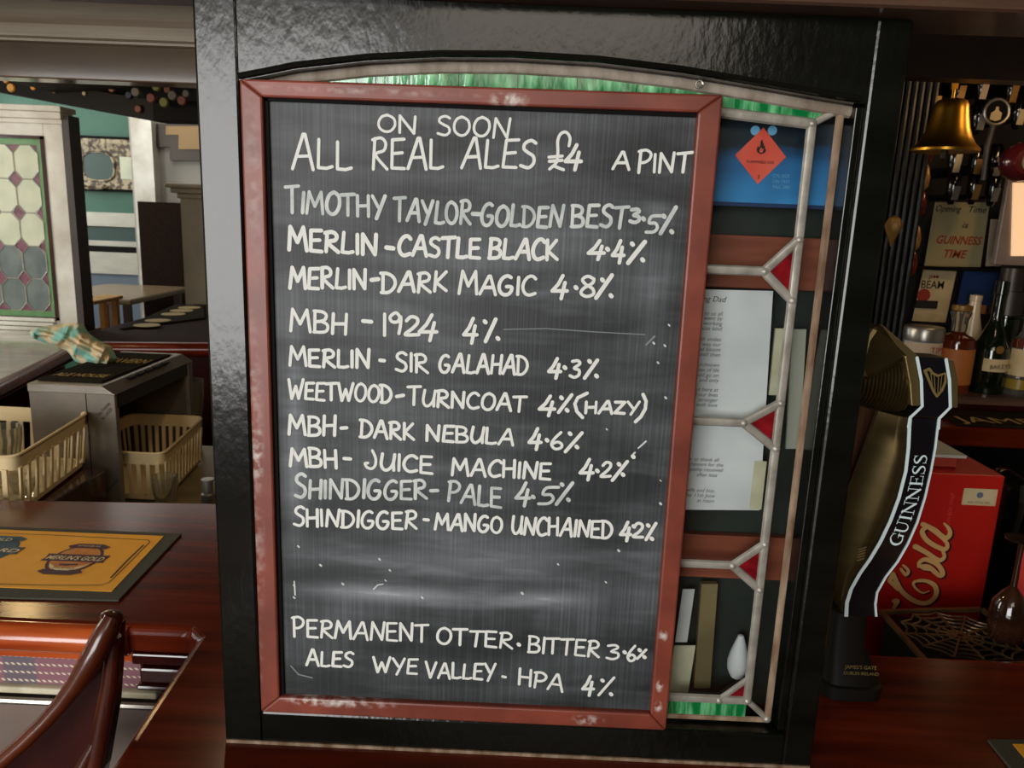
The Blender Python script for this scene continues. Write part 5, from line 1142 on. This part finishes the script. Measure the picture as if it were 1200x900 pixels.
text('lettering', 'JAMESON', 'towel_gold', bt, (1.34, 1.15, zl1+.0065), (1, 0, 0), (0, 1, 0), .085, width=.40, ext=.0003)
# fluted black pilaster
pl = thing('fluted_pilaster', (.83, 1.05, 0), 'black fluted pilaster with gold carved leaf, rising right of the screen', 'pilaster')
pxl, pxr = W(1037, 180, 1.05).x, W(1092, 190, 1.05).x; zp0, zp1 = zl1, 1.018
MB().box((pxl, 1.07, zp0+.0005), (pxr, 1.115, zp1)).build('shaft', 'black_satin', pl)
for k in range(7):
    x = pxl+(pxr-pxl)*(k+.5)/7; MB().tube([(x, 1.068, zp0+.02), (x, 1.068, zp1-.05)], .0075, 8).build('flute', 'black_flute', pl, smooth=True)
lf = W(1047, 266, 1.04)
MB().lathe([(.0005, .026), (.012, .02), (.019, .004), (.013, -.014), (.006, -.03), (.0005, -.045)], lf, 16, ribs=5, amp=.12).build('carved_leaf', 'gold_leaf', pl, smooth=True)
for k, z in enumerate((.80, .74, .68, .60, .54)):
    MB().lathe([(.001, -.03), (.009, -.02), (.011, 0), (.006, .022), (.001, .03)], (pxr+.010, 1.09, z), 10).build('beading', 'gold_leaf' if k % 2 else 'mahogany', pl, smooth=True)
# brass bell
BYb = .80
bc_ = W(1107, 178, BYb); kk = (W(1144, 178, BYb).x-W(1070, 178, BYb).x)/2; bh = W(1107, 116, BYb).z-bc_.z
bl_ = thing('brass_bell', tuple(bc_), 'polished brass bell hanging high right of the screen', 'bell')
prof = [(1.0, 0), (1.0, .05), (.93, .10), (.83, .16), (.72, .28), (.62, .45), (.55, .65), (.51, .80), (.49, .90), (.43, .97), (.3, 1.0), (.001, 1.02)]
MB().lathe([(.9*kk, .002)]+[(r_*kk, h_*bh) for r_, h_ in prof], bc_, 36).build('bell_body', 'brass', bl_, smooth=True)
tp_ = bc_+Vector((0, 0, bh*1.0))
MB().tube([tp_, tp_+Vector((0, 0, .022))], .003, 10).build('crown', 'brass', bl_, smooth=True)
MB().box(tp_+Vector((-.006, -.003, .018)), tp_+Vector((.006, .003, .030))).build('hook', 'brass', bl_, bevel=.001)
MB().tube([tp_+Vector((0, 0, .03)), Vector((tp_.x, tp_.y, 1.0195))], .0022, 8).build('hanger', 'brass', bl_, smooth=True)
MB().tube([bc_+Vector((0, 0, .03)), bc_+Vector((.0, 0, -.012))], [.003, .008], 10).build('clapper', 'steel_dark', bl_, smooth=True)
# bottles on the shelf -------------------------------------------------
def bottle(px, Y, pyb, pyt, rpx, prof, m, label, name='spirit_bottle', z0=None):
    zb_ = SH if z0 is None else z0; c = W(px, pyb, Y); h = W(px, pyt, Y).z-zb_; r = rpx/FPX*(Y+.8)*1.02
    o = thing(name, (c.x, Y, zb_), label, 'bottle', 'bottles on the back bar shelf')
    MB().lathe([(a*r, b*h) for a, b in prof], (c.x, Y, zb_), 24).build('glass', m, o, smooth=True)
    return o, c.x, r, h
STD = [(.95, .0), (1, .02), (1, .55), (.95, .62), (.6, .72), (.36, .80), (.33, .97), (.36, .975), (.36, 1.0), (.001, 1.0)]
def wrap(o, cx, Y, r, z0, z1, m, a0=-70, a1=70, name='label', out=1.012, n=12):
    pts0 = []; pts1 = []
    for k in range(n+1):
        a = radians(-90+a0+(a1-a0)*k/n); pts0.append(Vector((cx+r*out*cos(a), Y+r*out*sin(a), z0))); pts1.append(Vector((cx+r*out*cos(a), Y+r*out*sin(a), z1)))
    mb = MB().add(pts0+pts1, [(i, i+1, n+2+i, n+1+i) for i in range(n)]); return mb.build(name, m, o, smooth=True, fix=False)
o, cx, r, h = bottle(1112, 1.36, 458, 372, 20, [(.97, 0), (1, .03), (1, .66), (.93, .72), (.7, .76), (.42, .79), (.36, .82)], 'amber', 'amber spirit bottle with an orange label between the jar and the dark green bottle')
wrap(o, cx, 1.36, r, SH+.12*h, SH+.60*h, 'amber_label'); MB().lathe([(.40*r, .82*h), (.42*r, .84*h), (.44*r, .98*h), (.55*r, 1.06*h), (.55*r, 1.09*h), (.001, 1.1*h)], (cx, 1.36, SH), 18).build('neck', 'clear_bottle', o, smooth=True)
MB().lathe([(.52*r, 0), (.54*r, .005), (.54*r, .014), (.001, .016)], (cx, 1.36, SH+1.1*h), 18).build('stopper', 'gold_leaf', o, smooth=True)
o, cx, r, h = bottle(1153, 1.36, 462, 368, 19, [(.97, 0), (1, .03), (1, .5), (.92, .62), (.62, .78), (.38, .9), (.33, 1.0), (.33, 1.25), (.38, 1.26), (.38, 1.42), (.001, 1.43)], 'bottle_green', 'dark green bottle with a cream ribbon label, left of the steel shaker')
wrap(o, cx, 1.36, r, SH+.30*h, SH+.46*h, 'label_cream', -50, 62)
text('lettering', 'BAILEYS', 'print_black', o, (cx+.002, 1.36-r*1.04, SH+.345*h), (1, 0, .08), (0, 0, 1), .017, width=.055, ext=.001)
MB().lathe([(.011, 0), (.011, .002), (.006, .003)], (cx-.004, 1.36-r*.985, SH+.58*h), 16, 'y').build('crest', 'gold_leaf', o)
o, cx, r, h = bottle(1190, 1.34, 466, 392, 15, [(.97, 0), (1, .02), (1, .78), (.85, .9), (.5, 1.0), (.35, 1.06), (.34, 1.25), (.4, 1.26), (.4, 1.35), (.001, 1.36)], 'clear_bottle', 'squat amber bottle with a cream EU label near the right edge')
wrap(o, cx, 1.34, r, SH+.34*h, SH+.78*h, 'label_cream', -85, 85); wrap(o, cx, 1.34, r, SH+.02, SH+.28*h, 'gin_yellow', -85, 85, 'lower_label')
text('lettering', 'EU', 'print_black', o, (cx+.003, 1.34-r*1.06, SH+.46*h), (1, 0, 0), (0, 0, 1), .030, ext=.001, bold=.01)
wrap(o, cx, 1.34, r, SH+.80*h, SH+.95*h, 'amber', -85, 85, 'shoulder_band', .99)
o, cx, r, h = bottle(1127, 1.52, 452, 350, 13, [(.97, 0), (1, .03), (1, .5), (.9, .6), (.55, .8), (.45, .98), (.5, .985), (.5, 1.05), (.001, 1.06)], 'white_bottle', 'white bottle standing behind the amber bottle', z0=SH)
text('lettering', 'MALIBU', 'ink', o, (cx, 1.52-r*1.05, SH+.42*h), (1, 0, 0), (0, 0, 1), .022, width=.07, ext=.001)
# lidded jar
jr = W(1075, 440, 1.34); r = 21/FPX*2.16; h = W(1075, 382, 1.34).z-SH
jo = thing('lidded_jar', (jr.x, 1.34, SH), 'round jar with a silver lid and cream label behind the font head', 'jar')
MB().lathe([(r*.95, 0), (r, .01), (r, h*.78), (r*.95, h*.82)], (jr.x, 1.34, SH), 28).build('body', 'blue_grey', jo, smooth=True)
MB().lathe([(r*1.03, h*.80), (r*1.04, h*.82), (r*1.04, h*.97), (r*.98, h), (.001, h)], (jr.x, 1.34, SH), 28).build('lid', 'silver', jo, smooth=True)
wrap(jo, jr.x, 1.34, r, SH+h*.42, SH+h*.78, 'label_white', -90, 90)
text('lettering', 'TIPS', 'sign_red', jo, (jr.x+.018, 1.34-r*.99, SH+h*.63), (1, .25, 0), (0, 0, 1), .024, ext=.002)
text('lettering', 'FOR', 'sign_red', jo, (jr.x+.022, 1.34-r*.97, SH+h*.49), (1, .3, 0), (0, 0, 1), .020, ext=.002)
# steel shaker tower
sh = W(1178, 372, 1.50); sho = thing('steel_shaker', (sh.x, 1.50, SH), 'tall dark steel shaker tower behind the bottles near the right edge', 'shaker')
r = .042; zt_ = W(1178, 318, 1.5).z; zm = W(1178, 345, 1.5).z; zq = W(1178, 372, 1.5).z
MB().lathe([(r*.9, 0), (r, .01), (r, zq-SH), (r*1.15, zq-SH+.004), (r*1.15, zq-SH+.008), (r*1.05, zq-SH+.01)], (sh.x, 1.5, SH), 24).build('lower_cup', 'bottle_green', sho, smooth=True)
MB().lathe([(r*1.05, 0), (r*1.0, zm-zq), (r*.8, zm-zq+.001), (r*.75, zt_-zq), (r*.45, zt_-zq+.01), (r*.42, zt_-zq+.05), (.001, zt_-zq+.06)], (sh.x, 1.5, zq+.01), 24).build('upper_cup', 'steel_dark', sho, smooth=True)
# signs --------------------------------------------------------------
def flat_sign(name, pts, Y, m, label, cat='sign', th=.006):
    c = W(*pts[0], Y); o = thing(name, (c.x, Y, c.z), label, cat)
    MB().prism([Vector((W(*p, Y).x, Y, W(*p, Y).z)) for p in pts], (0, th, 0)).build('board', m, o); return o
s1 = flat_sign('advert_sign', [(1097, 237), (1160, 237), (1149, 313), (1084, 312)], 1.60, 'sign_cream', 'cream enamel sign reading Opening Time is GUINNESS TIME on the back bar')
def st(o, s_, px, py, m, sz, w_, sh_=.25, Y=1.60, b_=.01): p = W(px, py, Y); text('lettering', s_, m, o, (p.x, Y-.001, p.z), (1, 0, 0), (0, 0, 1), sz, width=w_, shear=sh_, bold=b_)
st(s1, 'Opening', 1110, 248, 'print_black', .026, .075); st(s1, 'Time', 1144, 249, 'print_black', .026, .052); st(s1, 'is', 1130, 267, 'print_black', .026, .018)
st(s1, 'GUINNESS', 1122, 286, 'sign_red', .034, .135, b_=.02); st(s1, 'TIME', 1117, 302, 'sign_red', .034, .07, b_=.02)
s2 = flat_sign('advert_sign', [(1083, 316), (1121, 318), (1108, 378), (1070, 376)], 1.60, 'label_cream', 'cream whiskey sign reading JIM BEAM with a red seal')
st(s2, 'BEAM', 1092, 338, 'print_black', .034, .068, 0); st(s2, 'JIM', 1094, 326, 'sign_red', .014, .03, 0)
p = W(1082, 346, 1.6); MB().lathe([(.020, 0), (.020, .001)], (p.x, 1.597, p.z), 18, 'y').build('seal', 'sign_red', s2)
p = W(1085, 356, 1.595); MB().box((p.x-.03, 1.593, p.z-.014), (p.x+.035, 1.597, p.z+.010)).build('black_band', 'print_black', s2)
s3 = flat_sign('advert_sign', [(1130, 317), (1182, 320), (1175, 362), (1122, 360)], 1.62, 'sign_blue', 'plain deep blue sign behind the steel shaker')
s4 = flat_sign('card', [(1135, 356), (1156, 358), (1155, 368), (1134, 367)], 1.58, 'amber_label', 'small orange card beside the white bottle', 'card')
s5 = flat_sign('advert_sign', [(1162, 257), (1182, 257), (1174, 312), (1156, 312)], 1.62, 'label_white', 'pinkish grey card right of the cream enamel sign')
lbx = flat_sign('light_box', [(1188, 214), (1215, 214), (1212, 300), (1186, 300)], 1.45, 'lightbox', 'glowing peach picture in a frame at the right edge', 'picture')
x0, x1, z0, z1 = rectpx(1182, 206, 1216, 308, 1.46); MB().box((x0, 1.457, z0-.01), (x1, 1.475, z1)).build('frame', 'pinkish_brown', lbx, bevel=.003)
# shelf above bottles, and the optics
MB().box((.95, 1.55, W(1140, 313, 1.55).z-.012), (2.6, 1.74, W(1140, 313, 1.55).z-.004)).build('upper_shelf', 'dark'); tag(bpy.data.objects['upper_shelf'], 'thin dark shelf under the cream enamel sign on the back bar', 'shelf')
OY = 1.42
OPT = [(1094, 112, 128, 'gold_leaf'), (1122, 100, 125, 'gold_leaf'), (1149, 97, 116, 'label_white'), (1146, 133, 152, 'label_white'), (1184, 98, 120, 'gold_leaf'), (1192, 128, 146, 'label_cream'), (1118, 180, 202, 'silver'), (1165, 184, 206, 'silver'), (1116, 218, 234, 'silver'), (1162, 220, 236, 'silver'), (1142, 186, 204, 'gold_leaf'), (1140, 216, 234, 'gold_leaf')]
for k, (px, y0, y1, m) in enumerate(OPT):
    a = W(px, (y0+y1)/2, OY); r = .017; ztp = W(px, y0-10, OY).z; zbt = W(px, y1+6, OY).z
    nm = ['at the far left, above the bell', 'above the bell hook', 'in the top row, with a clean pale tag', 'left of the round medallion', 'in the top row at the right', 'right of the round medallion', 'just under the bell', 'under the medallion stem', 'over the word Opening', 'over the right end of the cream sign', 'between two silver ones under the bell', 'over the middle of the cream sign'][k]
    o = thing('spirit_optic', (a.x, OY, zbt), 'dark spirit optic '+nm, 'optic', 'spirit optics on the back bar')
    MB().lathe([(.006, 0), (.010, .006), (.012, .02), (r, .035), (r, ztp-zbt), (r*.7, ztp-zbt+.012)], (a.x, OY, zbt), 14).build('measure', 'bottle_black', o, smooth=True)
    z0, z1 = W(px, y1, OY-r-.002).z, W(px, y0, OY-r-.002).z
    MB().prism([(a.x-.011, OY-r-.002, z0), (a.x+.007, OY-r-.002, z0), (a.x+.012, OY-r-.002, z1), (a.x-.005, OY-r-.002, z1)], (0, .0015, 0)).build('tag', m, o)
    MB().box((a.x-.004, OY+r, zbt+.02), (a.x+.004, 1.749, zbt+.028)).build('bracket', 'dark', o)
# medallion
c = W(1168, 131, 1.33); md = thing('round_medallion', tuple(c), 'round framed medallion with a pale figure among the optics', 'medallion')
r = .031
MB().tube([Vector((c.x+r*cos(2*pi*k/28), 1.33, c.z+r*sin(2*pi*k/28))) for k in range(29)], .004, 8, cap=False).build('ring', 'silver', md, smooth=True)
MB().lathe([(r*.95, 0), (r*.95, .004)], (c.x, 1.332, c.z), 28, 'y').build('disc', 'dark', md)
MB().prism([Vector((c.x+x*r, 1.329, c.z+z*r)) for x, z in ((-.5, -.6), (-.45, -.1), (-.15, .1), (-.1, .4), (.1, .4), (.15, .1), (.45, -.1), (.4, -.6), (0, -.75))], (0, .002, 0)).build('figure', 'label_cream', md)
MB().tube([Vector((c.x, 1.335, c.z-r)), Vector((c.x-.006, 1.335, c.z-.09)), Vector((c.x-.0, 1.34, c.z-.17))], [.008, .008, .007], 8).build('stem', 'steel_dark', md, smooth=True)
# round maroon font badge near the edge
c = W(1196, 190, 1.25); rm = thing('round_badge', tuple(c), 'maroon round badge with a cream centre, cut by the right edge', 'badge')
MB().lathe([(.001, -.03), (.03, -.028), (.045, -.014), (.048, 0), (.044, .02), (.001, .03)], c, 28, 'y').build('body', 'maroon', rm, smooth=True)
MB().lathe([(.026, -.036), (.026, -.027)], (c.x+.012, c.y, c.z), 24, 'y').build('centre', 'label_cream', rm)
MB().box((c.x-.006, c.y+.02, c.z-.006), (c.x+.006, 1.749, c.z+.006)).build('bracket', 'dark', rm)

for o in bpy.data.objects:
    if '_w' in o: del o['_w']
bpy.context.view_layer.update()
